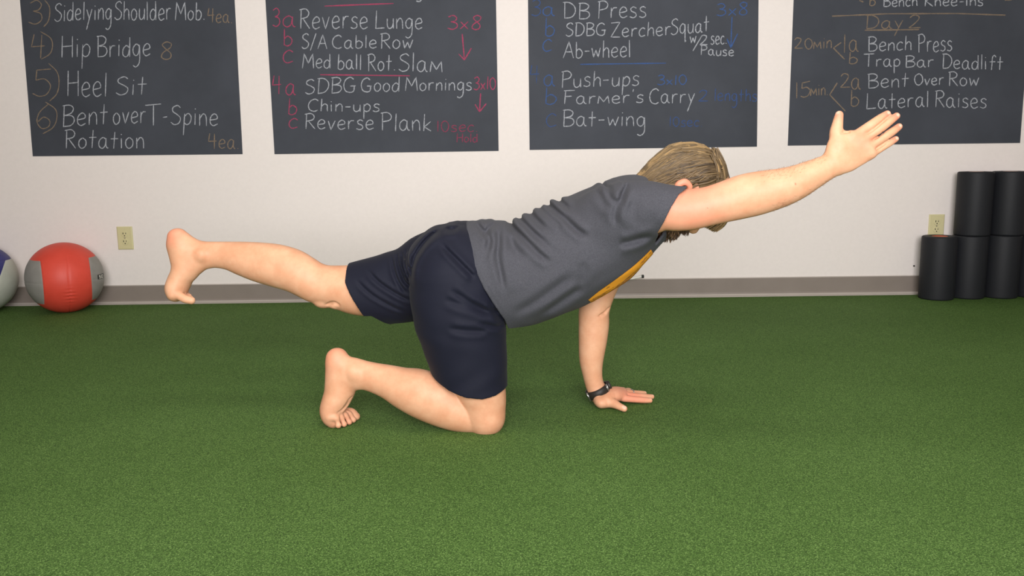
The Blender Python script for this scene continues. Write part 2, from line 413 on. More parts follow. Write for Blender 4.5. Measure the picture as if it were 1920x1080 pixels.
write(e3, 960, [
 ('3', 130, 108, 192, 108, 112, BL2), ('a', 205, 105, 285, 108, 105, BL), ('DB', 345, 122, 522, 128, 108, WH), ('Press', 575, 125, 906, 118, 120, WH), ('3x8', 1380, 106, 1592, 102, 85, BL),
 ('b', 218, 242, 287, 242, 122, BL), ('SDBG', 362, 245, 632, 240, 86, WH), ('Zercher', 665, 252, 1070, 238, 98, WH), ('Squat', 1072, 236, 1328, 212, 108, WH),
 ('w', 1200, 292, 1242, 290, 85, WH), ('/', 1220, 335, 1282, 335, 92, WH), ('2', 1265, 304, 1318, 304, 66, WH), ('sec.', 1340, 300, 1447, 296, 90, WH), ('Pause', 1270, 370, 1495, 380, 66, WH),
 ('c', 203, 347, 267, 347, 128, BL), ('Ab-wheel', 345, 392, 800, 386, 112, WH),
 ('4', 118, 558, 182, 558, 112, BL2), ('a', 213, 580, 288, 582, 122, BL), ('Push-ups', 330, 592, 856, 576, 108, WH), ('3x10', 980, 572, 1178, 572, 66, BL),
 ('b', 218, 706, 300, 706, 115, BL), ("Farmer's", 345, 704, 886, 694, 88, WH), ('Carry', 925, 700, 1232, 695, 104, WH), ('2', 1256, 684, 1322, 684, 78, BL2), ('lengths', 1365, 680, 1652, 686, 86, BL2),
 ('c', 228, 852, 300, 852, 142, BL2), ('Bat-wing', 340, 853, 900, 852, 110, WH), ('10sec.', 1062, 854, 1282, 854, 66, BL2)],
 [('chalk_line', [(460, 435), (1038, 427)], BL), ('chalk_arrow', [(1484, 115), (1476, 322), (1450, 262)], BL), ('chalk_arrow', [(1476, 322), (1522, 228)], BL)])
e4 = board([(1488, 0), (1932, 0), (1912, 268), (1477, 273)], 'rightmost chalkboard with the heading Day 2, behind the raised hand')
write(e4, 1440, [
 ('b', 680, 40, 722, 40, 70, TN), ('Bench', 775, 45, 1006, 42, 74, WH), ('Knee-ins', 1055, 44, 1450, 40, 74, WH),
 ('Day', 655, 196, 910, 192, 92, TN), ('2', 945, 190, 1028, 190, 88, TN), ('20', 175, 330, 300, 330, 72, TN), ('min', 305, 330, 428, 325, 84, TN), ('1', 508, 355, 522, 355, 120, TN), ('a', 545, 350, 607, 352, 125, TN),
 ('b', 540, 430, 602, 430, 76, TN), ('Bench', 672, 346, 966, 340, 95, WH), ('Press', 1010, 354, 1240, 346, 118, WH), ('Trap', 642, 448, 890, 448, 84, WH), ('Bar', 922, 456, 1116, 452, 80, WH),
 ('Deadlift', 1172, 464, 1582, 472, 98, WH), ('2', 485, 590, 552, 590, 98, TN), ('a', 560, 604, 622, 606, 122, TN), ('Bent', 670, 596, 946, 586, 98, WH), ('Over', 985, 578, 1182, 572, 80, WH), ('Row', 1215, 578, 1418, 582, 94, WH),
 ('15', 185, 665, 285, 650, 105, TN), ('min.', 285, 648, 402, 640, 86, TN), ('b', 553, 716, 612, 716, 112, TN), ('Lateral', 660, 735, 1082, 722, 108, WH), ('Raises', 1122, 722, 1472, 732, 110, WH)],
 [('chalk_line', [(430, 110), (800, 94), (1270, 92), (1600, 103)], TN), ('chalk_line', [(650, 205), (1018, 200)], TN), ('chalk_bracket', [(492, 288), (440, 325), (515, 400)], TN),
  ('chalk_bracket', [(466, 560), (415, 640), (520, 750)], TN), ('chalk_line', [(1596, 2), (1642, 0)], TN), ('chalk_line', [(615, 4), (642, 14)], TN)])

# ------------------------------------------------------------------ outlets, screw, door stop
def outlet(px, py, label):
    p = U(px, py, DW); w, h = 0.0385, 0.0575
    e = empty('wall_outlet', (p[0], DW, p[2]), label, 'outlet', 'ivory wall outlets')
    b = MB(); vs = []
    ins = 0.004
    a = [(-w, -h), (w, -h), (w, h), (-w, h)]; c = [(-w + ins, -h + ins), (w - ins, -h + ins), (w - ins, h - ins), (-w + ins, h - ins)]
    vs = [(p[0] + x, DW - 0.0002, p[2] + z) for x, z in a] + [(p[0] + x, DW - 0.004, p[2] + z) for x, z in a] + [(p[0] + x, DW - 0.0065, p[2] + z) for x, z in c]
    fs = [(3,2,1,0)] + [(i, (i+1)%4, 4+(i+1)%4, 4+i) for i in range(4)] + [(4+i, 4+(i+1)%4, 8+(i+1)%4, 8+i) for i in range(4)] + [(8,9,10,11)]
    b.add(vs, fs); b.build('cover_plate', M['outlet'], e)
    for sz in (0.0195, -0.0195):
        b = MB(); b.lathe([(0.0, -0.0085), (0.0155, -0.0085), (0.0168, -0.0075), (0.0168, -0.006)], (p[0], DW, p[2] + sz), axis=1, n=28)
        rc = b.build('receptacle', M['outlet'], e)
        for k, (sx, zz, ww, hh) in enumerate([(-0.0065, 0.004, 0.0018, 0.0045), (0.0065, 0.004, 0.0014, 0.0036), (0.0004, -0.0075, 0.0025, 0.0027)]):
            b = MB(); b.box((p[0] + sx - ww, DW - 0.0089, p[2] + sz + zz - hh), (p[0] + sx + ww, DW - 0.0084, p[2] + sz + zz + hh))
            b.build('slot', M['dark'], rc)
    b = MB(); b.lathe([(0, -0.0075), (0.003, -0.0072), (0.0032, -0.006)], (p[0], DW, p[2]), axis=1, n=16); b.build('screw', M['metal'], e)
outlet(235.2, 446.2, 'ivory duplex wall outlet between the red ball and the raised foot')
outlet(1755, 423.5, 'ivory duplex wall outlet partly behind the black foam rollers')
p = U(1713.5, 498.5, DW)
b = MB(); b.lathe([(0, -0.006), (0.003, -0.0055), (0.0042, -0.003), (0.0042, -0.0001)], (p[0], DW, p[2]), axis=1, n=16)
o = b.build('wall_screw', M['dark'], smooth=True); tag(o, 'tiny dark screw head in the wall left of the black foam rollers', 'screw')
p0 = U(1163, 522, DW); p1 = U(1204.5, 518.3, DW - 0.05)
e = empty('door_stop', (p0[0], DW, p0[2]), 'small white door stop with black tip just above the baseboard', 'door stop')
b = MB(); b.lathe([(0, -0.006), (0.012, -0.005), (0.014, -0.0002)], (p0[0], DW, p0[2]), axis=1, n=20); b.build('base_plate', M['white'], e, True)
path = crom([p0 + [0, -0.004, 0], p0 + [0.012, -0.035, 0.001], p0 + [0.05, -0.048, 0.005], p1], 8)
b = MB(); b.tube(path, [0.0042] * len(path), 10); b.build('rod', M['white'], e, True)
b = MB(); b.tube([p1 - [0.004, 0, 0], p1 - [0.003, 0, 0], p1 + [0.006, 0, 0], p1 + [0.0075, 0, 0]], [0.006, 0.0085, 0.0085, 0.006], 16); b.build('tip', M['black'], e, True, 'black rubber tip')

# ------------------------------------------------------------------ foam rollers
def roller(cx, cy, z0, rad, hgt, core_mat, label):
    e = empty('foam_roller', (cx, cy, z0), label, 'foam roller', 'black foam rollers stacked by the wall')
    ri = rad * 0.46; rr = 0.008
    prof = [(ri, z0 + hgt - 0.006), (ri + 0.004, z0 + hgt), (rad - rr, z0 + hgt)]
    for k in range(1, 6):
        a = k / 5 * math.pi / 2; prof.append((rad - rr + rr * math.sin(a), z0 + hgt - rr + rr * math.cos(a)))
    for k in range(0, 6):
        a = k / 5 * math.pi / 2; prof.append((rad - rr + rr * math.cos(a), z0 + rr - rr * math.sin(a)))
    prof += [(ri, z0)]
    b = MB(); b.lathe(prof, (cx, cy, 0), n=64, close=True); b.build('foam_body', M['foam'], e, True)
    b = MB(); b.lathe([(ri - 0.0005, z0 + 0.001), (ri - 0.0005, z0 + hgt - 0.001), (ri - 0.006, z0 + hgt), (ri - 0.007, z0 + hgt - 0.003), (0.0001, z0 + hgt - 0.003), (0.0001, z0 + 0.001)], (cx, cy, 0), n=48)
    b.build('core', core_mat, e, True, 'orange core' if core_mat is M['core_orange'] else 'pale core')
RR, RH = 0.0805, 0.3075
def rx(px, Y): return U(px, 500, Y)[0]
yr1, yr2 = DW - 0.125, DW - 0.10
roller(rx(1758.5, yr1), yr1, 0, RR, RH, M['core_orange'], 'front left black foam roller with orange core, nothing stacked on it')
roller(rx(1758.5, yr1) + 0.1625, yr2, 0, RR, RH, M['core_pale'], 'black foam roller on the turf carrying the left upper roller')
roller(rx(1758.5, yr1) + 0.325, yr2, 0, RR, RH, M['core_pale'], 'black scuffed foam roller on the turf carrying the right upper roller')
roller(rx(1758.5, yr1) + 0.487, yr2 + 0.01, 0, RR, RH, M['core_pale'], 'black foam roller on the turf at the very right edge of the photo')
roller(rx(1758.5, yr1) + 0.166, yr2 - 0.003, RH + 0.0005, RR, RH, M['core_pale'], 'left black foam roller of the upper row, pale core')
roller(rx(1758.5, yr1) + 0.332, yr2 - 0.003, RH + 0.0005, RR, RH, M['core_pale'], 'right black foam roller of the upper row, cut by the photo edge')

# ------------------------------------------------------------------ medicine balls
def med_ball(cx, cy, rad, label, main, second, planes, mask, seam_fn, turn=0.0):
    """main-coloured ball with panels of the second colour, cut along planes of the unit sphere; -y faces the camera"""
    e = empty('medicine_ball', (cx, cy, 0), label, 'medicine ball', 'vinyl medicine balls by the wall')
    bm = bmesh.new(); bmesh.ops.create_uvsphere(bm, u_segments=220, v_segments=130, radius=1.0)
    for (n_, d_) in planes:
        n_ = Vector(n_).normalized() if True else n_
        bmesh.ops.bisect_plane(bm, geom=bm.verts[:] + bm.edges[:] + bm.faces[:], dist=1e-5, plane_co=n_ * d_, plane_no=n_)
    bm.verts.index_update()
    V = np.array([v.co[:] for v in bm.verts]); fc = [tuple(v.index for v in f.verts) for f in bm.faces]; bm.free()
    V /= np.linalg.norm(V, axis=1)[:, None]
    mk = np.array([bool(mask(*V[list(f)].mean(0))) for f in fc])
    xl, yl, z = V.T
    rr = 1 + seam_fn(xl, yl, z)
    ca, sa = math.cos(turn), math.sin(turn)
    P = np.stack([xl * ca - yl * sa, xl * sa + yl * ca, z], 1) * (rr * rad)[:, None]
    P[:, 2] *= 0.985
    P[:, 2] = np.where(P[:, 2] < -0.955 * rad, -0.955 * rad + (P[:, 2] + 0.955 * rad) * 0.25, P[:, 2])   # flat where it rests
    P += np.array([cx, cy, -P[:, 2].min()])
    def part(sel, name, mat, lab):
        ff = [f for f, q in zip(fc, sel) if q]; u = sorted({i for f in ff for i in f}); mp = {i: k for k, i in enumerate(u)}
        return mesh_obj(name, P[u], [tuple(mp[i] for i in f) for f in ff], mat, e, True, lab)
    part(~mk, 'cover', main[0], main[1])
    cxs = np.array([V[list(f)].mean(0)[0] for f in fc])
    for side in (cxs < 0, cxs >= 0):
        if (mk & side).any(): part(mk & side, 'side_panel', second[0], second[1])
    return e, P

rb = 0.172
cyb = DW - rb - 0.012
pc = U(121.5, 517, cyb)
def seam_red(x, y, z):
    fr = (y < 0)
    d = np.abs(x - 0.035 - 0.02 * z)
    sm = np.where(fr, -0.014 * np.exp(-(d / 0.016) ** 2) * np.clip((0.78 - z) * 6, 0, 1), 0)     # vertical middle seam
    puck = np.exp(-(d / 0.12) ** 2) * np.exp(-((z + 0.40) / 0.2) ** 2) * 0.012 * np.sin(z * 62) * np.where(fr, 1, 0)
    inz = (z < 0.59) & (z > -0.64)
    ex = np.abs(np.abs(x) - 0.595)
    sm = sm - 0.009 * np.exp(-(ex / 0.014) ** 2) * inz
    sm = sm - 0.009 * np.exp(-((z + 0.02) / 0.013) ** 2) * (np.abs(x) > 0.6) - 0.007 * np.exp(-((z - 0.18) / 0.012) ** 2) * (x > 0.6)
    return sm + puck
eb, PB = med_ball(pc[0], cyb, rb, 'red and grey vinyl medicine ball resting on the turf against the wall', (M['red_vinyl'], 'red vinyl cover'), (M['grey_vinyl'], 'grey vinyl side panel'),
    [((1, 0, 0), .595), ((1, 0, 0), -.595), ((0, 0, 1), .58), ((0, 0, 1), -.64)],
    lambda x, y, z: abs(x) > .595 and -.64 < z < .58, seam_red, turn=0.55)
def on_ball(az, el, k=1.004):
    return np.array([pc[0] + rb * k * math.cos(el) * math.sin(az), cyb - rb * k * math.cos(el) * math.cos(az), 0.169 + rb * 0.985 * k * math.sin(el)])
def ball_patch(mb, a0, a1, e0, e1, k, n=6):
    vs = [on_ball(a0 + (a1-a0)*i/n, e0 + (e1-e0)*j/n, k) for j in range(n+1) for i in range(n+1)]
    fs = [(j*(n+1)+i, j*(n+1)+i+1, (j+1)*(n+1)+i+1, (j+1)*(n+1)+i) for j in range(n) for i in range(n)]
    mb.add(vs, fs)
b = MB(); ball_patch(b, 1.42, 1.78, -0.07, 0.065, 1.006)
lg = b.build('logo_patch', M['black'], eb, True, 'small black logo patch with pale marks')
b = MB()
for (a0, a1, q0, q1) in [(1.04, 1.13, 0.025, 0.042), (1.04, 1.06, 0.0, 0.042), (1.04, 1.13, -0.012, 0.006), (1.11, 1.13, -0.05, 0.0), (1.04, 1.13, -0.052, -0.035), (1.17, 1.2, -0.052, 0.042), (1.2, 1.27, 0.025, 0.042), (1.2, 1.27, -0.052, -0.035), (1.25, 1.27, -0.04, 0.03)]:
    ball_patch(b, a0 + .44, a1 + .44, q0, q1, 1.0085, 3)
b.build('logo_mark', M['white'], lg, True)
# blue ball, mostly outside the frame
pc2 = U(-42, 517, cyb)
NB = np.array([1, 0, -.42]) / math.hypot(1, .42)
def seam_blue(x, y, z):
    return -0.007 * np.exp(-((z - 0.52) / 0.014) ** 2) * (x > 0.5) - 0.007 * np.exp(-((x * NB[0] + z * NB[2] - .46) / .014) ** 2) * (z < .52)
med_ball(pc2[0], cyb, rb, 'blue and pale grey medicine ball cut by the left photo edge', (M['blue_vinyl'], 'blue vinyl cover'), (M['pale_vinyl'], 'pale grey vinyl panel'),
    [((0, 0, 1), .52), (tuple(NB), .46)], lambda x, y, z: z < .52 and x * NB[0] + z * NB[2] > .46, seam_blue, turn=0.53)

# ------------------------------------------------------------------ the person: surfaces grown from smooth distance fields
BIG = 1.0
def smin(a, b, k):
    h = np.maximum(k - np.abs(a - b), 0) / k
    return np.minimum(a, b) - h * h * k * 0.25
def smax(a, b, k): return -smin(-a, -b, k)

class Field:
    def __init__(s, lo, hi, h):
        s.lo = np.array(lo, float); s.h = h
        s.n = np.ceil((np.array(hi) - s.lo) / h).astype(int) + 1
        s.D = np.full(s.n, BIG, np.float32)
    def box(s, lo, hi):
        i0 = np.clip(np.floor((np.asarray(lo) - s.lo) / s.h).astype(int), 0, s.n - 1)
        i1 = np.clip(np.ceil((np.asarray(hi) - s.lo) / s.h).astype(int) + 1, 1, s.n)
        sl = tuple(slice(a, b) for a, b in zip(i0, i1))
        ax = [(s.lo[k] + s.h * np.arange(i0[k], i1[k])).astype(np.float32) for k in range(3)]
        return sl, ax
    def merge(s, sl, G, k):
        s.D[sl] = smin(s.D[sl], G, k) if k > 0 else np.minimum(s.D[sl], G)
    def tube(s, st, k=0.02, sub=5, pad=0.035, grow=0.0, cut=None, caps=1.0):
        """st: stations (centre, half-vector a, half-depth b along Y or vector)"""
        c = crom([q[0] for q in st], sub); a = crom([q[1] for q in st], sub)
        bb = crom([q[2] if np.ndim(q[2]) else np.array([0, q[2], 0]) for q in st], sub)
        la = np.linalg.norm(a, axis=1); lb = np.linalg.norm(bb, axis=1)
        ah = a / la[:, None]; bh = bb / lb[:, None]
        la = la + grow; lb = lb + grow
        mr = np.maximum(la, lb)
        lo = (c - mr[:, None]).min(0) - pad; hi = (c + mr[:, None]).max(0) + pad
        sl, ax = s.box(lo, hi)
        off = [q.start for q in sl]
        G = np.full([q.stop - q.start for q in sl], BIG, np.float32)
        for i in range(len(c) - 1):
            lo = np.minimum(c[i] - mr[i], c[i+1] - mr[i+1]) - pad; hi = np.maximum(c[i] + mr[i], c[i+1] + mr[i+1]) + pad
            sl2, ax2 = s.box(lo, hi)
            X, Y, Z = np.meshgrid(*ax2, indexing='ij', sparse=True)
            d = c[i+1] - c[i]; dd = d.dot(d) + 1e-12
            px, py, pz = X - c[i][0], Y - c[i][1], Z - c[i][2]
            t = np.clip((px * d[0] + py * d[1] + pz * d[2]) / dd, 0, 1)
            qx, qy, qz = px - t * d[0], py - t * d[1], pz - t * d[2]
            va = ah[i] * 0.5 + ah[i+1] * 0.5; va /= np.linalg.norm(va)
            vb = bh[i] * 0.5 + bh[i+1] * 0.5; vb /= np.linalg.norm(vb)
            vw = np.cross(va, vb); vw /= np.linalg.norm(vw)
            u = qx * va[0] + qy * va[1] + qz * va[2]; v = qx * vb[0] + qy * vb[1] + qz * vb[2]; w = qx * vw[0] + qy * vw[1] + qz * vw[2]
            A = la[i] + (la[i+1] - la[i]) * t; B = lb[i] + (lb[i+1] - lb[i]) * t; W = np.minimum(A, B)
            if caps != 1 and i == 0: W = np.where(t <= 0, W * caps, W)
            if caps != 1 and i == len(c) - 2: W = np.where(t >= 1, W * caps, W)
            k0 = np.sqrt((u / A) ** 2 + (v / B) ** 2 + (w / W) ** 2)
            k1 = np.sqrt((u / A ** 2) ** 2 + (v / B ** 2) ** 2 + (w / W ** 2) ** 2)
            dist = np.where(k1 > 1e-6, k0 * (k0 - 1) / np.maximum(k1, 1e-6), -np.minimum(A, B)).astype(np.float32)
            loc = tuple(slice(q.start - o, q.stop - o) for q, o in zip(sl2, off))
            G[loc] = np.minimum(G[loc], dist)
        if cut is not None: G = cut(G, ax)
        s.merge(sl, G, k)
    def ell(s, c, r, k=0.02, axes=None, sub=False, pad=0.035):
        c = np.asarray(c, float); r = np.asarray(r, float)
        sl, ax = s.box(c - r.max() - pad, c + r.max() + pad)
        X, Y, Z = np.meshgrid(*ax, indexing='ij', sparse=True)
        p = [X - c[0], Y - c[1], Z - c[2]]
        if axes is None: axes = np.eye(3)
        q = [p[0] * a[0] + p[1] * a[1] + p[2] * a[2] for a in axes]
        k0 = np.sqrt(sum((q[i] / r[i]) ** 2 for i in range(3))); k1 = np.sqrt(sum((q[i] / r[i] ** 2) ** 2 for i in range(3)))
        G = np.where(k1 > 1e-6, k0 * (k0 - 1) / np.maximum(k1, 1e-6), -r.min()).astype(np.float32)
        if sub: s.D[sl] = smax(s.D[sl], -G, k)
        else: s.merge(sl, G, k)
    def hit(s, px, py):
        d = ray(px, py); ts = np.arange(1.85, 2.6, .0012) / d[1]
        Q = CP + ts[:, None] * d; I = np.round((Q - s.lo) / s.h).astype(int)
        ok = ((I >= 0) & (I < s.n)).all(1); I = I[ok]; v = s.D[I[:, 0], I[:, 1], I[:, 2]]
        w = np.nonzero(v < 0)[0]
        return Q[ok][w[0]] if len(w) else None
    def groove(s, pts, r, k=0.004, out=0.0):
        H = [s.hit(x, y) for x, y in crom(np.array(pts, float), 6)]
        H = [h for h in H if h is not None]
        n_ = len(H)
        for i in range(n_ - 1):
            f = (i + .5) / n_; rr_ = r * min(1, 4 * f, 4 * (1 - f)) + .0004
            a, b_ = H[i] - [0, out, 0], H[i+1] - [0, out, 0]
            sl, ax = s.box(np.minimum(a, b_) - r - .012, np.maximum(a, b_) + r + .012)
            X, Y, Z = np.meshgrid(*ax, indexing='ij', sparse=True); d = b_ - a
            t = np.clip(((X - a[0]) * d[0] + (Y - a[1]) * d[1] + (Z - a[2]) * d[2]) / (d.dot(d) + 1e-12), 0, 1)
            dist = np.sqrt((X - a[0] - t * d[0]) ** 2 + (Y - a[1] - t * d[1]) ** 2 + (Z - a[2] - t * d[2]) ** 2) - rr_
            s.D[sl] = smax(s.D[sl], -dist, k).astype(np.float32)
    def near(s, lim):
        """indices and positions of grid points close to the surface"""
        idx = np.nonzero(np.abs(s.D) < lim)
        P = np.stack([s.lo[k] + s.h * idx[k] for k in range(3)], 1)
        return idx, P
    def mesh(s, smooth=2):
        D = s.D; n = s.n
        sg = D < 0
        cnt = np.zeros([q - 1 for q in n], np.uint8)
        for dx in (0, 1):
            for dy in (0, 1):
                for dz in (0, 1):
                    cnt += sg[dx:n[0]-1+dx, dy:n[1]-1+dy, dz:n[2]-1+dz]
        act = (cnt > 0) & (cnt < 8)
        ci = np.argwhere(act); vid = np.full(act.shape, -1, np.int32); vid[act] = np.arange(len(ci))
        crn = np.array([(i, j, k) for i in (0, 1) for j in (0, 1) for k in (0, 1)])
        vals = np.stack([D[ci[:, 0] + c[0], ci[:, 1] + c[1], ci[:, 2] + c[2]] for c in crn], 1).astype(np.float64)
        acc = np.zeros((len(ci), 3)); num = np.zeros(len(ci))
        for a in range(8):
            for b in range(a + 1, 8):
                if np.abs(crn[a] - crn[b]).sum() != 1: continue
                va, vb = vals[:, a], vals[:, b]; x = (va < 0) != (vb < 0)
                t = np.where(x, va / np.where(x, va - vb, 1), 0)
                acc += np.where(x[:, None], crn[a] + (crn[b] - crn[a]) * t[:, None], 0); num += x
        V = s.lo + s.h * (ci + acc / num[:, None])
        quads = []
        for axis in range(3):
            o1, o2 = [(1, 2), (2, 0), (0, 1)][axis]
            sl_a = [slice(1, n[k] - 1) for k in range(3)]; sl_b = list(sl_a)
            sl_a[axis] = slice(0, n[axis] - 1); sl_b[axis] = slice(1, n[axis])
            sa, sb = sg[tuple(sl_a)], sg[tuple(sl_b)]
            e = np.argwhere(sa != sb)
            fl = sa[tuple(e.T)]
            base = e.copy()
            for k in range(3): base[:, k] += sl_a[k].start
            def cell(d1, d2):
                q = base.copy(); q[:, o1] -= d1; q[:, o2] -= d2
                return vid[q[:, 0], q[:, 1], q[:, 2]]
            q4 = np.stack([cell(1, 1), cell(0, 1), cell(0, 0), cell(1, 0)], 1)
            q4[~fl] = q4[~fl][:, ::-1]
            quads.append(q4)
        Q = np.concatenate(quads)
        Q = Q[(Q >= 0).all(1)]
        for it in range(smooth):
            E = np.concatenate([Q[:, [0, 1]], Q[:, [1, 2]], Q[:, [2, 3]], Q[:, [3, 0]]])
            S = np.zeros_like(V); N = np.zeros(len(V))
            for k in range(3):
                S[:, k] = np.bincount(E[:, 0], V[E[:, 1], k], len(V)) + np.bincount(E[:, 1], V[E[:, 0], k], len(V))
            N = np.bincount(E[:, 0], minlength=len(V)) + np.bincount(E[:, 1], minlength=len(V))
            L = S / np.maximum(N, 1)[:, None] - V
            V = V + (0.55 if it % 2 == 0 else -0.5) * L        # Taubin: keeps the volume
        return V, Q

def np_mesh(name, V, Q, mat, parent, attr=None, label=None):
    me = bpy.data.meshes.new(name)
    me.vertices.add(len(V)); me.vertices.foreach_set('co', V.astype(np.float32).ravel())
    k = Q.shape[1]
    me.loops.add(len(Q) * k); me.loops.foreach_set('vertex_index', Q.astype(np.int32).ravel())
    me.polygons.add(len(Q)); me.polygons.foreach_set('loop_start', np.arange(0, len(Q) * k, k, dtype=np.int32))
    me.polygons.foreach_set('use_smooth', np.ones(len(Q), bool))
    me.update(calc_edges=True); me.validate()
    if attr is not None:
        for an, av in attr.items():
            at = me.attributes.new(an, 'FLOAT', 'POINT'); at.data.foreach_set('value', av.astype(np.float32))
    me.materials.append(mat)
    o = bpy.data.objects.new(name, me); C.objects.link(o)
    if parent is not None:
        o.parent = parent; o.matrix_parent_inverse = Matrix.Translation(-Vector(parent_world(parent)))
    if label: o['label'] = label
    return o

def E(x1, y1, x2, y2, Y, b):      # a station whose outline passes through two photo points, at depth Y
    p, q = U(x1, y1, Y), U(x2, y2, Y)
    return ((p + q) / 2, (q - p) / 2, b)
def ball(P, r): return (np.asarray(P, float), np.array([0, 0, r]), r)
def finger_st(P, r, up=(0, 0, 1)):
    """stations along points P with radii r, flattened slightly across up"""
    return [(np.asarray(p, float), np.asarray(up, float) / np.linalg.norm(up) * q, None) for p, q in zip(P, r)]
def rod(F, P, rad, k=0.004, sub=4):
    """round tapered chain through points P"""
    P = [np.asarray(p, float) for p in P]; st = []
    for i, p in enumerate(P):
        t = P[min(i+1, len(P)-1)] - P[max(i-1, 0)]; t /= np.linalg.norm(t)
        ref = np.array([0, 0, 1.0]) if abs(t[2]) < 0.8 else np.array([0, 1.0, 0])
        a = np.cross(t, ref); a /= np.linalg.norm(a); b = np.cross(t, a)
        st.append((p, a * rad[i], b * rad[i]))
    F.tube(st, k, sub, pad=0.02)

YC = 2.29
Y_NT, Y_FT = 2.215, 2.385           # near and far thigh
Y_NA, Y_FA = 2.10, 2.425            # near and far arm

def poly_cut(pts, Y):
    """signed distance in the side plane to a photo polyline; positive on the right of its direction of travel (photo)"""
    P = np.array([U(x, y, Y)[[0, 2]] for x, y in pts])
    P = np.vstack([P[0] + (P[0] - P[1]) * 8, P, P[-1] + (P[-1] - P[-2]) * 8])
    def f(X, Z):
        best = None; sgn = None
        for a, b in zip(P[:-1], P[1:]):
            d = b - a; t = np.clip(((X - a[0]) * d[0] + (Z - a[1]) * d[1]) / d.dot(d), 0, 1)
            ex, ez = X - a[0] - t * d[0], Z - a[1] - t * d[1]
            dist = np.sqrt(ex * ex + ez * ez); s = np.sign(d[0] * (Z - a[1]) - d[1] * (X - a[0]))
            if best is None: best, sgn = dist, s
            else:
                c = dist < best - 1e-9; best = np.where(c, dist, best); sgn = np.where(c, s, sgn)
        return -best * sgn
    return f

# ---------------- skin
BD = Field((-1.06, 1.98, -0.02), (1.02, 2.56, 0.86), 0.0027)
# near leg: thigh, knee, shin
thigh = [E(815, 535, 905, 545, Y_NT + .02, .060), E(800, 590, 928, 600, Y_NT + .006, .075), E(822, 655, 938, 655, Y_NT, .075), E(846, 715, 946, 712, Y_NT - .004, .068),
         E(864, 752, 949, 748, Y_NT - .004, .060), E(872, 780, 945, 777, Y_NT - .004, .054), E(884, 792, 934, 800, Y_NT - .004, .040)]
BD.tube(thigh, 0.015)
shin = [E(892, 756, 903, 810.5, Y_NT + .002, .043), E(868, 742, 877, 809.5, Y_NT + .002, .047), E(843, 722, 851, 805.5, Y_NT + .004, .053), E(813, 703, 822, 796, Y_NT + .008, .057), E(784, 692.5, 790, 783, Y_NT + .014, .056),
        E(757, 690, 760, 767, Y_NT + .02, .050), E(726, 685, 735, 749.5, Y_NT + .026, .041), E(704, 681, 708, 738, Y_NT + .03, .034), E(684, 676.5, 685, 731, Y_NT + .034, .030), E(664, 671, 668, 731, Y_NT + .037, .030), E(646, 668, 655, 730, Y_NT + .04, .029)]
BD.tube(shin, 0.004, caps=.8)
BD.ell(U(919, 786, Y_NT - .006), (.034, .044, .034), 0.02)                       # knee cap
BD.ell(U(664, 699, Y_NT + .014), (.012, .007, .013), 0.016)                       # outer ankle bone
YF = Y_NT + .046
nf = [E(612, 672, 652, 668, YF, .026), E(610.5, 690, 664, 703, YF, .032), E(610, 710, 668, 728, YF, .034), E(608.5, 730, 662, 745, YF + .002, .037), E(603.5, 750, 653, 757, YF + .004, .041), E(600, 767, 646, 768, YF + .008, .045),
      E(603, 779, 644, 776, YF + .010, .045), E(611, 788, 643, 782, YF + .012, .042)]
BD.tube(nf, 0.012)
BD.ell(U(630, 680, YF), (.025, .027, .027), 0.012)
for (bx, by, tx, ty, dy, r0_, r1_) in [(618, 782, 634.5, 797, -.030, .0105, .0088), (625, 780, 645.5, 797.5, -.013, .0098, .0082), (632, 778, 655, 795.5, .005, .0098, .0082), (638, 776, 662.5, 790, .023, .0102, .0085), (640, 774, 668, 786, .045, .0125, .0112)]:
    q1 = U(tx, ty, YF + dy); q1[2] = max(q1[2], r1_ + 0.0005); q0 = U(bx, by, YF + dy * .9)
    mid = (q0 + q1) / 2 + np.array([0.006, 0, 0.008])
    rod(BD, [q0, mid, q1], [r0_, r0_ * .92, r1_], 0.005)
# far leg, stretched backwards
fl = [E(805, 470, 825, 560, Y_FT + .01, .065), E(770, 478, 785, 575, Y_FT, .078), E(720, 487, 728, 588, Y_FT, .076), E(688, 493, 692, 592, Y_FT, .070), E(660, 497, 662, 588, Y_FT, .064), E(632, 498, 638, 578, Y_FT, .057),
      E(608, 497, 612, 572, Y_FT, .052), E(592, 491, 588, 567, Y_FT, .051), E(577, 480.5, 566, 557, Y_FT, .052), E(553, 467, 545, 547, Y_FT + .004, .054), E(525, 458.7, 514, 538, Y_FT + .008, .054), E(492, 455.2, 480, 528, Y_FT + .012, .049),
      E(462, 454, 449, 516, Y_FT + .016, .041), E(437, 453.8, 424, 505.5, Y_FT + .02, .033), E(410, 453.3, 402, 502, Y_FT + .022, .029), E(385, 452.5, 384, 505, Y_FT + .022, .029), E(362, 449, 372, 510, Y_FT + .022, .029)]
BD.tube(fl, 0.012)
BD.ell(U(607, 567, Y_FT), (.025, .030, .016), 0.012); BD.ell(U(628, 572, Y_FT - .012), (.012, .022, .010), 0.010)
YG = Y_FT + .02
ff = [E(314, 446, 352, 443, YG, .025), E(313, 462, 372, 462, YG, .031), E(318, 478, 384, 495, YG, .033), E(322.5, 492, 376, 510, YG, .035), E(321, 507, 364, 522, YG, .038), E(315, 523, 358, 532, YG, .041), E(311, 538, 352, 542, YG - .002, .044), E(315, 549, 347, 550, YG - .004, .043)]
BD.tube(ff, 0.012)
BD.ell(U(335, 459, YG), (.027, .027, .028), 0.012); BD.ell(U(376, 478, YG - .024), (.012, .008, .013), 0.016)
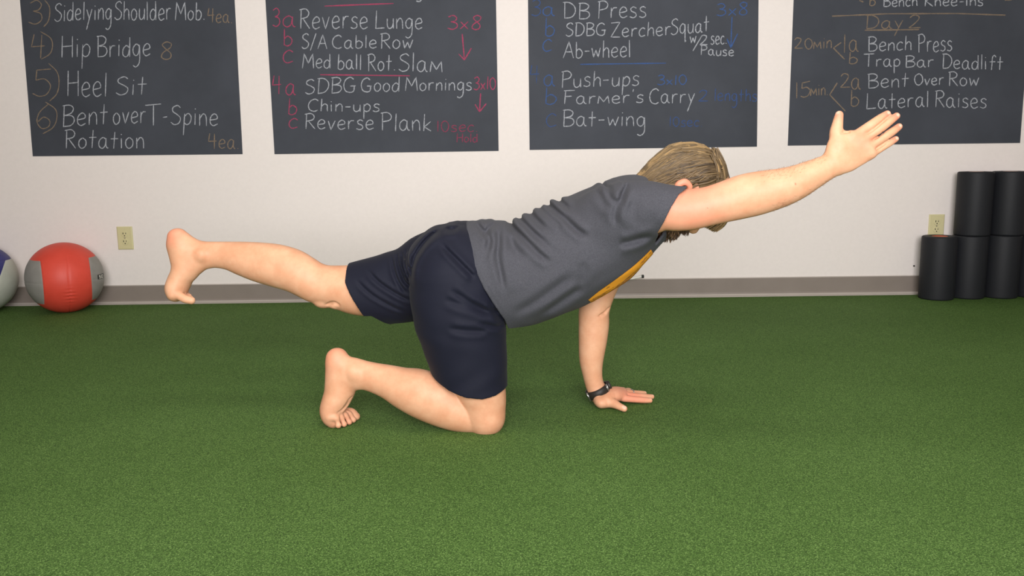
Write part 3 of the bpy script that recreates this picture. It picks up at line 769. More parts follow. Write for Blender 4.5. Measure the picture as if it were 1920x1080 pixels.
for (bx, by, tx, ty, dy, r0_, r1_) in [(331, 551, 359, 563.5, -.034, .0125, .0108), (335, 550, 358, 560, -.012, .0098, .0082), (336, 549, 355, 556, .006, .0095, .008), (337, 548, 352, 553, .022, .009, .0078), (336, 546, 348, 549, .037, .009, .008)]:
    rod(BD, [U(bx, by, YG + dy * .9), (U(bx, by, YG + dy) + U(tx, ty, YG + dy)) / 2 + np.array([0.001, 0, -0.004]), U(tx, ty, YG + dy)], [r0_, r0_ * .95, r1_], 0.005)
# pelvis and torso (under the clothes)
BD.tube([E(855, 470, 880, 555, YC + .02, .08), E(875, 452, 905, 570, YC + .015, .115), E(915, 440, 950, 595, YC, .14), E(970, 425, 1020, 585, YC, .14), E(1040, 400, 1080, 560, YC, .155), E(1105, 372, 1132, 522, YC, .165),
         E(1165, 350, 1176, 476, YC, .155), E(1210, 350, 1206, 434, YC, .10), E(1250, 330, 1240, 425, YC, .062), E(1280, 325, 1262, 420, YC, .058)], 0.03)
# near arm, raised forward
arm = [E(1165, 358, 1165, 452, 2.165, .055), E(1210, 350, 1205, 444, 2.135, .058), E(1250, 351, 1234, 432, 2.118, .054), E(1280, 355.5, 1262, 432.5, 2.108, .050), E(1305, 354, 1292, 430.5, 2.102, .047), E(1331, 349.5, 1325, 424, 2.098, .045), E(1358, 340.5, 1352, 418, 2.094, .044),
       E(1388, 328, 1392, 410.5, 2.09, .044), E(1418, 321.5, 1427, 402.5, 2.088, .044), E(1457, 316.5, 1467, 389, 2.084, .042), E(1487, 310.5, 1498, 374.5, 2.08, .037), E(1516, 301, 1527, 356, 2.076, .030), E(1543, 291.5, 1553, 339, 2.073, .023), E(1556, 284, 1570, 329, 2.072, .021)]
BD.tube(arm, 0.015)
YH = 2.07
palm = [E(1552, 279, 1577, 327, YH, .020), E(1556, 262, 1597, 321, YH, .019), E(1573, 250, 1618, 309, YH, .0165), E(1590, 246, 1634, 299, YH, .0145), E(1601, 246, 1642, 292, YH, .0125)]
BD.tube(palm, 0.010, caps=.7)
def hand_pt(x, y, dy=0.0): return U(x, y, YH + dy)
PX = 1.0 / (F_PX / YH)
for pts, rr_, dys in [([(1600, 257), (1632, 235), (1650, 222.5), (1663.5, 214)], [9.3, 8.8, 8.2, 7.0], [0, .002, .006, .011]),
                 ([(1616, 264), (1648, 242.5), (1667, 228), (1681, 217.5)], [9.0, 8.6, 8.0, 6.6], [-.002, 0, .004, .010]),
                 ([(1628, 276), (1656, 258), (1673, 247), (1685.5, 237.5)], [8.6, 8.2, 7.8, 6.6], [0, .001, .005, .012]),
                 ([(1634, 289), (1655, 276), (1668, 268), (1679.5, 260.5)], [7.6, 7.0, 6.8, 5.8], [.003, .004, .007, .012])]:
    rod(BD, [hand_pt(x, y, d) for (x, y), d in zip(pts, dys)], [q * PX * .97 for q in rr_], 0.002)
rod(BD, [hand_pt(1574, 276, .004), hand_pt(1568, 252, .008), hand_pt(1570.5, 232, .012), hand_pt(1573.5, 215.5, .012)], [15 * PX, 12.5 * PX, 9.8 * PX, 7.6 * PX], 0.010)
BD.ell(hand_pt(1586, 262, .010), (.020, .010, .016), 0.014)                      # thumb web
for (x, y) in [(1602, 256), (1616, 263), (1628, 275), (1634, 288)]: BD.ell(hand_pt(x, y, -.006), (.010, .007, .009), 0.012)   # knuckles
# far arm, propping on the turf
YA = Y_FA
farm = [E(1140, 420, 1215, 455, YA + .0, .055), E(1118, 480, 1180, 500, YA, .050), E(1098, 535, 1156, 545, YA, .046), E(1086, 580, 1143, 580, YA, .045), E(1085, 610, 1142, 608, YA, .043), E(1085, 640, 1138, 637, YA, .042), E(1086, 674, 1131.5, 671, YA, .038), E(1092, 702, 1129, 696, YA, .032),
        E(1099, 728, 1131, 714, YA, .028), E(1107, 746, 1139, 728, YA, .027)]
BD.tube(farm, 0.015)
def fl_pt(x, y, z): return FZ(x, y, z)
wr = U(1121, 738, YA)
kn = [fl_pt(1170, 747, .020), fl_pt(1172, 741, .024), fl_pt(1170, 736, .022), fl_pt(1165, 732.5, .018)]      # knuckles: index .. little
tp = [fl_pt(1219, 751, .0095), fl_pt(1222.5, 744, .0095), fl_pt(1208.5, 737.5, .0090), fl_pt(1181.5, 732, .0085)]
mk_ = (kn[1] + kn[2]) / 2
heel = fl_pt(1127, 752, .020)
side = (kn[3] - kn[0]); side /= np.linalg.norm(side)
BD.tube([(wr, np.array([0.022, 0, 0.008]), side * .027), (heel, np.array([.003, 0, .0195]), side * .034), ((heel + mk_) / 2 + [0, 0, .008], np.array([.004, 0, .0215]), side * .039), (mk_ + [-.004, 0, .001], np.array([0.003, 0, .0165]), side * .040)], 0.012, caps=.7)
for a, b_, r_ in zip(kn, tp, (.0094, .0094, .0090, .0080)):
    m1 = a * .55 + b_ * .45; m1[2] = max(.013, a[2] * .5 + b_[2] * .5); m2 = a * .22 + b_ * .78; m2[2] = .0115
    rod(BD, [a, m1, m2, b_], [r_ * 1.1, r_, r_ * .94, r_ * .78], 0.004)
rod(BD, [fl_pt(1132, 752, .020), fl_pt(1149, 756, .019), fl_pt(1160, 761.5, .015), fl_pt(1170.5, 766.5, .0105)], [.018, .0140, .0108, .0092], 0.006)
# head
HC = U(1296, 338, YC)
hs = YC / F_PX                                    # metres per photo pixel here
BD.ell(HC, (66 * hs, .075, 61 * hs), 0.02)
BD.ell(U(1310, 362, YC), (52 * hs, .068, 52 * hs), 0.03)
BD.tube([E(1248, 360, 1246, 436, YC, .052), E(1268, 352, 1270, 432, YC, .058), E(1296, 345, 1297, 424, YC, .060), E(1325, 340, 1325, 414, YC, .056)], 0.03)
BD.ell(U(1249, 430, YC), (14 * hs, .028, 11 * hs), 0.02)                        # chin
rod(BD, [U(1322, 412, YC), U(1308, 420, YC), U(1300, 428, YC)], [.008, .011, .015], 0.012)   # nose
for sy in (-1, 1):
    BD.ell(U(1297, 425, YC + sy * .012), (.009, .009, .008), 0.008)
    BD.ell(U(1328, 411, YC + sy * .028), (.009, .022, .009), 0.012)            # brow
    BD.ell(U(1316, 416, YC + sy * .031), (.012, .016, .010), 0.010, sub=True)  # eye socket
    BD.ell(U(1296, 400, YC + sy * .040), (.02, .018, .02), 0.02)               # cheek
BD.tube([E(1272, 425, 1272, 433, YC, .020), E(1276, 424, 1276, 434, YC, .021), E(1280, 425, 1280, 433, YC, .019)], 0.006)  # lips
for sy in (-1, 1):                                                              # ears
    Ye = YC + sy * .076
    BD.tube([(U(1270, 357, Ye), np.array([.006, 0, .004]), .010), (U(1272, 347, Ye + sy * .006), np.array([.005, 0, .008]), .010), (U(1284, 342, Ye + sy * .009), np.array([.002, 0, .010]), .008), (U(1293, 350, Ye + sy * .006), np.array([.007, 0, .004]), .007), (U(1288, 362, Ye + sy * .002), np.array([.008, 0, -.003]), .008), (U(1272, 366, Ye), np.array([.006, 0, -.004]), .008)], 0.008)
    BD.ell(U(1283, 354, Ye + sy * .009), (.008, .006, .008), 0.005, sub=True)
BD.groove([(1122, 594), (1133, 588), (1143, 577)], .0035, .004)                   # elbow crease
BD.groove([(612, 572), (624, 569), (634, 571)], .0035, .006)                      # below the far knee cap
for g in ([(1621, 255), (1645, 237), (1672, 213)], [(1636, 263), (1648, 254.5), (1658, 247)], [(1640, 281.5), (1650, 275), (1660, 269)]): BD.groove(g, .0024, .0015)
BD.groove([(1577, 250), (1585, 247), (1592, 247)], .002, .004)
for g in ([(633, 775), (645, 765), (655, 748)], [(640, 772), (651, 760), (660, 744)]): BD.groove(g, .0022, .004)   # tendons of the foot
Vb, Qb = BD.mesh(2)
# warmer patches of skin that belong to the skin itself
red = np.zeros(len(Vb)); pale = np.zeros(len(Vb))
def spot(arr, P, r, amt): 
    d2 = ((Vb - np.asarray(P)) ** 2).sum(1); arr += amt * np.exp(-d2 / (r * r))
for (x, y, Y, r, a) in [(1275, 385, 2.07, .07, .55), (1330, 375, 2.06, .07, .4), (1440, 350, 2.05, .05, .15), (1615, 265, YH, .03, .45), (1664, 213, YH, .012, .9), (1682, 217, YH, .012, .9), (1686, 236, YH, .012, .9), (1681, 260, YH, .012, .9), (1573, 214, YH, .014, .8),
                    (630, 665, YF, .03, .55), (608, 770, YF, .03, .45), (325, 445, YG, .03, .6), (318, 540, YG, .025, .6), (345, 560, YG, .02, .5), (640, 795, YF, .03, .5), (920, 795, Y_NT, .05, .25), (1282, 343, YC - .08, .03, 1.0),
                    (1190, 745, YA, .05, .7), (1150, 750, YA, .04, .4), (330, 440, YG, .03, .4), (615, 690, YF, .03, .4)]:
    spot(red, U(x, y, Y), r, a)
nl = np.zeros(len(Vb))
def nail(P, r):
    d = np.sqrt(((Vb - np.asarray(P)) ** 2).sum(1)); nl[:] = np.maximum(nl, np.clip((r - d) / .0015, 0, 1))
nail(fl_pt(1170, 766, .011) + [0.0005, -.006, .0075], .0075)
for b_ in tp: nail(b_ + [0.004, -.002, .007], .0056)
for (x, y, d) in [(1664, 212.5, .011), (1681.5, 216.5, .010), (1686, 236, .012), (1680.5, 259.5, .012)]: nail(hand_pt(x, y, d) + [0, -.007, .001], .0052)
nail(hand_pt(1573.5, 214, .012) + [-.005, -.003, .004], .0062)
mole = np.zeros(len(Vb))
for (x, y, Y, r) in [(1326, 390, 2.055, .0022), (1491, 345, 2.045, .0028)]:
    d = np.sqrt(((Vb - U(x, y, Y)) ** 2)[:, [0, 2]].sum(1)); mole = np.maximum(mole, np.clip((r - d) / .0012, 0, 1) * (Vb[:, 1] < 2.12))

def skin_mat():
    mt, nt, b = mat_new('skin', (232, 184, 150), 0.52, 0.35)
    n = noise(nt, 22, 5, 0.6)
    base = ramp(nt, n.outputs['Fac'], [(0.3, (206, 148, 113)), (0.7, (219, 169, 135))])
    def layer(prev, attr, col, fac=1.0):
        at = nt.nodes.new('ShaderNodeAttribute'); at.attribute_name = attr
        mul = nt.nodes.new('ShaderNodeMath'); mul.operation = 'MULTIPLY'; mul.inputs[1].default_value = fac; mul.use_clamp = True
        nt.links.new(at.outputs['Fac'], mul.inputs[0])
        mx = nt.nodes.new('ShaderNodeMix'); mx.data_type = 'RGBA'
        nt.links.new(mul.outputs[0], mx.inputs['Factor']); nt.links.new(prev, mx.inputs['A']); mx.inputs['B'].default_value = (*s2l(col), 1)
        return mx.outputs['Result']
    c = layer(base.outputs['Color'], 'red', (222, 124, 102), 0.8)
    c = layer(c, 'nail', (236, 188, 164), 0.75)
    c = layer(c, 'mole', (150, 92, 66), 0.8)
    nt.links.new(c, b.inputs['Base Color'])
    b.inputs['Subsurface Weight'].default_value = 0.12
    b.inputs['Subsurface Radius'].default_value = (0.012, 0.005, 0.003)
    fine = noise(nt, 420, 3, 0.6)
    bump(nt, b, fine.outputs['Fac'], 0.12, 0.001)
    return mt
knee0 = U(908, 806, Y_NT)
person = empty('person', (knee0[0], Y_NT, 0), 'man in grey t-shirt and navy shorts kneeling on turf, one arm and opposite leg raised', 'person')
np_mesh('body', Vb, Qb, skin_mat(), person, {'red': np.clip(red, 0, 1), 'nail': nl, 'mole': mole})

nb = np.zeros_like(Vb); fnb = np.cross(Vb[Qb[:, 2]] - Vb[Qb[:, 0]], Vb[Qb[:, 3]] - Vb[Qb[:, 1]])
for k in range(4):
    for a in range(3): nb[:, a] += np.bincount(Qb[:, k], fnb[:, a], len(Vb))
nb /= (np.linalg.norm(nb, axis=1)[:, None] + 1e-12)
def body_hair(name, sel, count, along, length, mat, label):
    q = np.random.RandomState(5); idx = np.nonzero(sel)[0]; idx = q.choice(idx, count, replace=len(idx) < count); b = MB()
    for i in idx:
        d = np.asarray(along) * .85 + nb[i] * .42 + q.normal(0, .22, 3); d /= np.linalg.norm(d); L = length * q.uniform(.6, 1.2)
        b.tube([Vb[i] - nb[i] * .0005, Vb[i] + d * L * .55, Vb[i] + d * L - nb[i] * L * .12], [.0003, .00022, .0001], 3, False)
    return b.build(name, mat, person, True, label)
M['body_hair'] = mat_new('body_hair', (150, 112, 82), 0.6)[0]
w0, w1 = U(1430, 355, 2.085), U(1560, 300, 2.07)
fwd = (w1 - w0) / np.linalg.norm(w1 - w0)
tt = (Vb - w0) @ fwd / np.linalg.norm(w1 - w0)
body_hair('forearm_hair', (Vb[:, 1] < 2.14) & (tt > 0) & (tt < 1.02) & (np.abs(nb[:, 2]) > .45), 420, fwd, .0062, M['body_hair'], 'short fine hair on the raised forearm')['kind'] = 'stuff'

# ---------------- cloth helpers
def folds(F, lines, Y, ymax, lim=0.03, fade=None):
    """press soft creases along photo polylines into the camera-side cloth; each (points, depth, width)"""
    idx, P = F.near(lim)
    disp = np.zeros(len(P), np.float32)
    w = np.clip((ymax - P[:, 1]) / 0.05, 0, 1)
    for (pts, amp, wid) in lines:
        Q = crom(np.array([U(x, y, Y)[[0, 2]] for x, y in pts]), 6)
        best = np.full(len(P), 9.0); along = np.zeros(len(P)); sgn = np.zeros(len(P))
        for i, (a, b_) in enumerate(zip(Q[:-1], Q[1:])):
            d = b_ - a; t = np.clip(((P[:, 0] - a[0]) * d[0] + (P[:, 2] - a[1]) * d[1]) / (d.dot(d) + 1e-12), 0, 1)
            ex, ez = P[:, 0] - a[0] - t * d[0], P[:, 2] - a[1] - t * d[1]
            dist = np.hypot(ex, ez); c = dist < best
            best = np.where(c, dist, best); along = np.where(c, (i + t) / (len(Q) - 1), along)
            sgn = np.where(c, np.sign(d[0] * ez - d[1] * ex), sgn)
        taper = np.clip(np.minimum(along, 1 - along) * 4, 0, 1); taper = taper * taper * (3 - 2 * taper)
        s_ = best * sgn
        disp += w * taper * amp * 1.2 * (np.exp(-(best / wid) ** 2) - 0.55 * np.exp(-((best - wid * 1.9) / (wid * 1.2)) ** 2))
    if fade is not None: disp = disp * np.clip(-fade[idx] / .04, 0, 1)
    F.D[idx] += disp.astype(np.float32)
def ripple(F, lim=0.03, amp=0.0015):
    idx, P = F.near(lim)
    F.D[idx] += (amp * (np.sin(P[:, 0] * 41 + 3 * np.sin(P[:, 2] * 23) + P[:, 1] * 17) * np.sin(P[:, 2] * 33 + 2 * np.sin(P[:, 0] * 19) - P[:, 1] * 29))).astype(np.float32)
def rim_fix(V, Q, fun, xmin=-9.0):
    """straighten the cut edges of the cloth"""
    h = .001; g = np.stack([(fun(*(V + h * np.eye(3)[k]).T) - fun(*(V - h * np.eye(3)[k]).T)) / (2 * h) for k in range(3)], 1)
    g /= np.linalg.norm(g, axis=1)[:, None] + 1e-9; c = fun(*V.T)
    fnn = np.cross(V[Q[:, 2]] - V[Q[:, 0]], V[Q[:, 3]] - V[Q[:, 1]]); nn = np.zeros_like(V)
    for k in range(4):
        for a in range(3): nn[:, a] += np.bincount(Q[:, k], fnn[:, a], len(V))
    nn /= np.linalg.norm(nn, axis=1)[:, None] + 1e-12
    w = (V[:, 0] > xmin) & (np.abs(c) < .0042) & ((nn * g).sum(1) > .65)
    return V - g * (c * w)[:, None]
def grid_axes(F):
    return np.meshgrid(*[(F.lo[k] + F.h * np.arange(F.n[k])).astype(np.float32) for k in range(3)], indexing='ij', sparse=True)
def shell(F, th, c, deep=0.05):
    """cut the cloth at c = 0 and hollow it near its openings only"""
    F.D = np.maximum(np.maximum(F.D, -np.maximum(F.D + th, -(c + deep))), c)

# ---------------- shorts
SH = Field((-0.46, 2.05, 0.08), (0.03, 2.53, 0.72), 0.0028)
SH.tube([E(806, 434, 845, 560, YC + .012, .135), E(836, 418.5, 880, 580, YC + .012, .158), E(872, 418.5, 918, 600, YC + .008, .152), E(905, 428, 938, 606, YC, .142), E(935, 438, 962, 600, YC, .130)], 0.03, caps=.25)
Yn = Y_NT
SH.tube([E(790, 470, 905, 496, Yn + .022, .086), E(771, 512, 938, 520, Yn + .002, .100), E(768, 545, 946, 555, Yn - .002, .102), E(775, 590, 948, 600, Yn - .004, .102), E(787, 625, 949, 632, Yn - .004, .098), E(797, 655, 950, 660, Yn - .004, .093), E(807, 684, 951, 690, Yn - .004, .088), E(817, 714, 951, 722, Yn - .004, .084), E(828, 750, 951, 760, Yn - .004, .082)], 0.016, caps=.5)
SH.tube([E(826, 427, 850, 600, Y_FT, .090), E(800, 436, 818, 604, Y_FT, .098), E(766, 461, 778, 602, Y_FT, .098), E(733, 474, 738, 606, Y_FT, .094), E(703, 482, 708, 611, Y_FT, .088), E(672, 490, 678, 614, Y_FT, .084), E(642, 497, 650, 618, Y_FT, .082), E(618, 503, 628, 620, Y_FT, .080)], 0.012, caps=.3)
lines = [([(822, 457), (846, 477), (877, 506), (891, 521)], .006, .006), ([(840, 537), (874, 558), (915, 582), (940, 590)], .006, .008), ([(832, 555), (880, 572), (925, 592)], .005, .009), ([(838, 610), (880, 616), (922, 618)], .004, .008),
         ([(826, 435), (842, 436), (860, 432)], .004, .006), ([(733, 480), (740, 505), (752, 530), (764, 548)], .005, .0045), ([(742, 477), (749, 500), (764, 537)], .005, .0045), ([(752, 474), (757, 500), (766, 522)], .005, .0045), ([(724, 484), (733, 515), (748, 545), (765, 560)], .004, .005),
         ([(661, 519), (695, 548), (733, 571), (764, 586)], .0045, .005), ([(768, 545), (768, 505), (778, 478), (802, 450), (830, 436)], .007, .007), ([(893, 600), (925, 612), (946, 616)], .004, .006), ([(915, 560), (932, 590), (944, 612)], .005, .007)]
X, Y, Z = grid_axes(SH)
cn = poly_cut([(800, 700), (817, 712.5), (843, 726.5), (874, 736.5), (905, 740.5), (929, 737), (950, 729), (970, 718)], Yn - .04)       # near hem: keep above
cf = poly_cut([(700, 640), (699, 609), (688.5, 589), (664.5, 547.6), (648, 515), (643.5, 496), (644, 470)], Y_FT - .02)                 # far hem: keep right of it
def cut_shorts(X, Y, Z): return np.maximum(np.minimum(cn(X, Z), U(760, 640, Yn)[2] - Z + 0.05), np.minimum(-cf(X, Z), U(765, 500, Y_FT)[0] - X)) + 0 * Y
CUT = cut_shorts(X, Y, Z)
folds(SH, lines, Yn - .07, 2.36, fade=CUT)
folds(SH, [([(733, 480), (740, 505), (752, 530), (764, 548)], .005, .0045), ([(742, 477), (749, 500), (764, 537)], .005, .0045), ([(752, 474), (757, 500), (766, 522)], .005, .0045), ([(661, 519), (695, 548), (733, 571), (764, 586)], .0035, .005)], Y_FT - .07, 2.40, fade=CUT)
ripple(SH)
shell(SH, 0.007, CUT)
Vs, Qs = SH.mesh(6)
Vs = rim_fix(Vs, Qs, cut_shorts, U(842, 727, Yn)[0])
def cloth_mat(name, c1, c2, rough, weave, bs):
    mt, nt, b = mat_new(name, c1, rough, 0.25)
    n = noise(nt, weave, 3, 0.6)
    r = ramp(nt, n.outputs['Fac'], [(0.35, c1), (0.65, c2)])
    nt.links.new(r.outputs['Color'], b.inputs['Base Color'])
    b.inputs['Sheen Weight'].default_value = 0.03
    bump(nt, b, n.outputs['Fac'], bs, 0.001)
    return mt
M['navy'] = cloth_mat('navy_cloth', (14, 16, 31), (18, 20, 36), 0.75, 500, 0.1)
M['tee'] = cloth_mat('grey_jersey', (62, 62, 68), (72, 72, 78), 0.9, 380, 0.25)
np_mesh('shorts', Vs, Qs, M['navy'], person)

# ---------------- t-shirt
TS = Field((-0.20, 1.98, 0.28), (0.56, 2.56, 0.74), 0.0028)
TS.tube([E(838, 421, 905, 640, YC, .158), E(866, 418.5, 935, 628, YC, .166), E(905, 419, 975, 616, YC, .168), E(945, 421, 1010, 603, YC, .168), E(990, 401, 1052, 588, YC, .170), E(1040, 378, 1098, 567, YC, .176), E(1075, 364, 1147, 540, YC, .180), E(1108, 351, 1179, 509, YC, .183), E(1140, 338.5, 1204, 482, YC, .172), E(1172, 332, 1219, 462, YC, .150), E(1205, 334, 1230, 438, YC, .118), E(1235, 340, 1243, 420, YC, .082)], 0.03, caps=.3)
TS.tube([E(1130, 352, 1150, 480, 2.19, .080), E(1175, 340, 1180, 462, 2.155, .082), E(1215, 340, 1206, 448, 2.132, .074), E(1250, 345, 1228, 437.5, 2.114, .066), E(1283, 351, 1252, 437, 2.104, .061), E(1310, 352, 1280, 440, 2.098, .060)], 0.032)
TS.tube([E(1130, 440, 1205, 460, YA - .01, .070), E(1112, 500, 1180, 515, YA, .062), E(1096, 545, 1160, 545, YA, .058), E(1086, 580, 1150, 580, YA, .058)], 0.04)
k3 = 3.375
def cz(pts): return [(860 + x / k3, 310 + y / k3) for x, y in pts]
tl_ = [(cz([(300, 372), (330, 405), (420, 480), (520, 570), (600, 618)]), .008, .008), (cz([(372, 345), (400, 372), (480, 440), (590, 520)]), .006, .007), (cz([(562, 250), (585, 275), (680, 350), (760, 420), (830, 452)]), .008, .008),
       (cz([(632, 215), (650, 238), (720, 302)]), .006, .007), (cz([(505, 268), (540, 300), (620, 365), (660, 400)]), .005, .008), (cz([(440, 300), (480, 345), (560, 420)]), .005, .008), (cz([(236, 400), (250, 480), (246, 580), (270, 700), (295, 830)]), .007, .008), (cz([(205, 420), (196, 500), (160, 590), (130, 620)]), .002, .008),
       (cz([(965, 110), (948, 180), (985, 245)]), .006, .007), (cz([(1060, 125), (1005, 215), (975, 300), (985, 385)]), .006, .008), (cz([(1255, 420), (1150, 452), (1060, 478), (990, 490)]), .008, .010), (cz([(320, 960), (480, 870), (620, 770), (740, 670)]), .005, .012),
       (cz([(500, 985), (680, 850), (790, 770)]), .005, .011), (cz([(150, 430), (190, 480), (180, 560)]), .005, .008), (cz([(330, 430), (345, 520), (420, 600)]), .004, .010), (cz([(1100, 200), (1080, 290), (1110, 380)]), .003, .012), (cz([(880, 150), (920, 230), (960, 260)]), .004, .010), (cz([(770, 600), (790, 680), (760, 760)]), .003, .012),
       (cz([(1330, 160), (1260, 240), (1230, 330)]), .003, .010), (cz([(1075, 110), (1040, 160), (1000, 260)]), .005, .006)]
tl_ += [(cz([(70, 375), (120, 415), (160, 440), (200, 412), (250, 385)]), .006, .007), (cz([(420, 420), (520, 500), (640, 560)]), .003, .010)]
tl_ += [(cz([(45, 375), (80, 520), (125, 680), (190, 790), (265, 920), (310, 1020)]), .0032, .0035)]
X, Y, Z = grid_axes(TS)
ch = poly_cut([(862, 380), (868, 418), (877, 458), (891, 503), (908, 538), (930, 574), (946, 600), (953, 622), (960, 660)], YC - .14)
cs = poly_cut([(1310, 330), (1284, 352.5), (1267, 363), (1252, 384), (1243, 402), (1236.5, 419), (1231, 434), (1234, 441), (1240, 475)], 2.10)
cfs = poly_cut([(1060, 580), (1100, 563), (1127, 553), (1150, 538), (1200, 500)], YA - .03)
cnk = poly_cut([(1200, 300), (1208, 337), (1229, 385), (1236, 425), (1244, 475)], YC)
def cut_tee(X, Y, Z):
    c = np.maximum(ch(X, Z), np.minimum(-cs(X, Z), 2.185 - Y))                  # waist, near sleeve
    c = np.maximum(c, np.minimum(cfs(X, Z), Y - 2.35))                          # far sleeve
    return np.maximum(c, np.minimum(-cnk(X, Z), np.minimum(Y - 2.185, 2.40 - Y)))   # neck
CUT = cut_tee(X, Y, Z)
folds(TS, tl_, 2.135, 2.36, fade=CUT)
ripple(TS, amp=0.0014)
shell(TS, 0.007, CUT)
Vt, Qt = TS.mesh(6)
Vt = rim_fix(Vt, Qt, cut_tee)
tee = np_mesh('t_shirt', Vt, Qt, M['tee'], person)
# printed chest graphic: a thin print layer over the chest cloth
n_t = np.zeros_like(Vt)
fn = np.cross(Vt[Qt[:, 2]] - Vt[Qt[:, 0]], Vt[Qt[:, 3]] - Vt[Qt[:, 1]])
for k in range(4):
    for a in range(3): n_t[:, a] += np.bincount(Qt[:, k], fn[:, a], len(Vt))
n_t /= (np.linalg.norm(n_t, axis=1)[:, None] + 1e-12)
c0, c1 = U(1100, 563, YC - .09), U(1218, 462, YC - .09)
ax_ = (c1 - c0); LN = np.linalg.norm(ax_); ax_ /= LN; pr = np.array([ax_[2], 0, -ax_[0]])
sv = (Vt - c0) @ ax_ / LN; hv = (Vt - c0) @ pr; yv = Vt[:, 1] - YC
upl = poly_cut([(1080, 577), (1101, 563), (1121, 543.5), (1154, 518), (1186, 494), (1213, 470), (1222, 462)], YC - .10)
below = upl(Vt[:, 0], Vt[:, 2])
M_out = (n_t @ pr) > -0.02
inside = M_out & (yv > -0.13) & (yv < 0.095) & (sv > 0.02) & (sv < 0.98) & (below > 0)
fsel = inside[Qt].any(1) & M_out[Qt].all(1)
u_, inv = np.unique(Qt[fsel], return_inverse=True)
Vp = Vt[u_] + n_t[u_] * 0.0012
Vp = Vp + pr * np.clip(-below[u_], 0, .006)[:, None]                                # straight printed edge
Vp = Vp + ax_ * (np.clip(.02 - sv[u_], 0, .02) * LN)[:, None] - ax_ * (np.clip(sv[u_] - .98, 0, .02) * LN)[:, None]
def print_mat():
    mt, nt, b = mat_new('orange_print', (226, 146, 44), 0.75, 0.2)
    n = noise(nt, 26, 5, 0.65, stretch=(1, 2.6, 1))
    at = nt.nodes.new('ShaderNodeAttribute'); at.attribute_name = 'across'
    ad = nt.nodes.new('ShaderNodeMath'); ad.operation = 'MULTIPLY_ADD'; ad.inputs[1].default_value = 0.42; nt.links.new(at.outputs['Fac'], ad.inputs[0]); nt.links.new(n.outputs['Fac'], ad.inputs[2])
    r = ramp(nt, ad.outputs[0], [(0.66, (244, 164, 50)), (0.70, (110, 70, 46)), (0.76, (226, 146, 62)), (0.84, (80, 60, 56))])
    nt.links.new(r.outputs['Color'], b.inputs['Base Color'])
    return mt
np_mesh('chest_print', Vp, inv.reshape(-1, 4), print_mat(), tee, {'across': np.clip(1 - np.abs(yv[u_]) / .135, 0, 1)}, 'orange and dark printed chest graphic')

# ---------------- hair and beard
def hair_mat(name, stops):
    mt, nt, b = mat_new(name, stops[1], 0.5, 0.35)
    at = nt.nodes.new('ShaderNodeAttribute'); at.attribute_name = 'tone'
    r = ramp(nt, at.outputs['Fac'], [(0.0, stops[0]), (0.5, stops[1]), (1.0, stops[2])])
    nt.links.new(r.outputs['Color'], b.inputs['Base Color'])
    b.inputs['Anisotropic'].default_value = 0.4
    return mt
M['hair'] = hair_mat('brown_blond_hair', [(58, 46, 33), (120, 98, 66), (186, 150, 97)])
M['beard'] = hair_mat('brown_beard', [(48, 34, 26), (92, 68, 48), (150, 116, 80)])
class Locks:
    def __init__(s): s.v = []; s.q = []; s.t = []
    def add(s, pts, r0_, r1_, tone, flat=0.6, n=5):
        P = np.asarray(pts); L = len(P); base = len(s.v)
        T = np.gradient(P, axis=0); T /= np.linalg.norm(T, axis=1)[:, None] + 1e-9
        for i in range(L):
            a = np.cross(T[i], P[i] - s.centre); a /= np.linalg.norm(a) + 1e-9; b_ = np.cross(a, T[i])
            f = i / (L - 1); r_ = (r0_ + (r1_ - r0_) * f ** 1.5) * min(1, .35 + f * 4)
            for k in range(n):
                w = 2 * math.pi * k / n
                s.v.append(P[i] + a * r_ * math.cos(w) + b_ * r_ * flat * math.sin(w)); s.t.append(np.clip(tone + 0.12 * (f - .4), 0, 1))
        for i in range(L - 1):
            for k in range(n):
                s.q.append((base + i*n + k, base + i*n + (k+1) % n, base + (i+1)*n + (k+1) % n, base + (i+1)*n + k))
    def build(s, name, mat, label): 
        return np_mesh(name, np.array(s.v), np.array(s.q), mat, person, {'tone': np.array(s.t)}, label)
rs = np.random.RandomState(11)
LK = Locks(); LK.centre = HC
RAD = np.array([69 * hs, .083, 66 * hs])
# scalp cap under the locks
cap = Field(HC - .17, HC + .17, 0.004)
cap.ell(HC, RAD * .985, 0.01); cap.tube([E(1262, 290, 1262, 375, YC, .070), E(1236, 298, 1236, 372, YC, .060), E(1222, 311, 1226, 368, YC, .050), E(1216, 322, 1218, 352, YC, .040)], 0.03, caps=.4)
X, Y, Z = grid_axes(cap)
fc_ = poly_cut([(1190, 372), (1262, 372), (1266, 341), (1297, 341), (1301, 368), (1330, 380), (1345, 395), (1400, 395)], YC)
cap.D = np.maximum(cap.D, fc_(X, Z)); Vc, Qc = cap.mesh(2)
LKt = list(np.full(len(Vc), .30)); LK.v = list(Vc); LK.t = LKt; LK.q = [tuple(q) for q in Qc]
HXS = [1190, 1205, 1218, 1236, 1256, 1276, 1302, 1320, 1333, 1346, 1356, 1364]
HYS = [332, 317, 302, 287, 273.5, 268.5, 268.5, 273, 281, 295, 310, 322]
HDS = [.040, .052, .060, .068, .077, .083, .085, .083, .078, .070, .058, .045]
def scalp(x, phi, lift):
    ay = 354 - (x - 1200) * .12
    vr = (ay - np.interp(x, HXS, HYS)) * lift; dr = np.interp(x, HXS, HDS) * lift
    q = U(x, ay - vr * math.cos(phi), YC); q[1] = YC + dr * math.sin(phi)
    return q
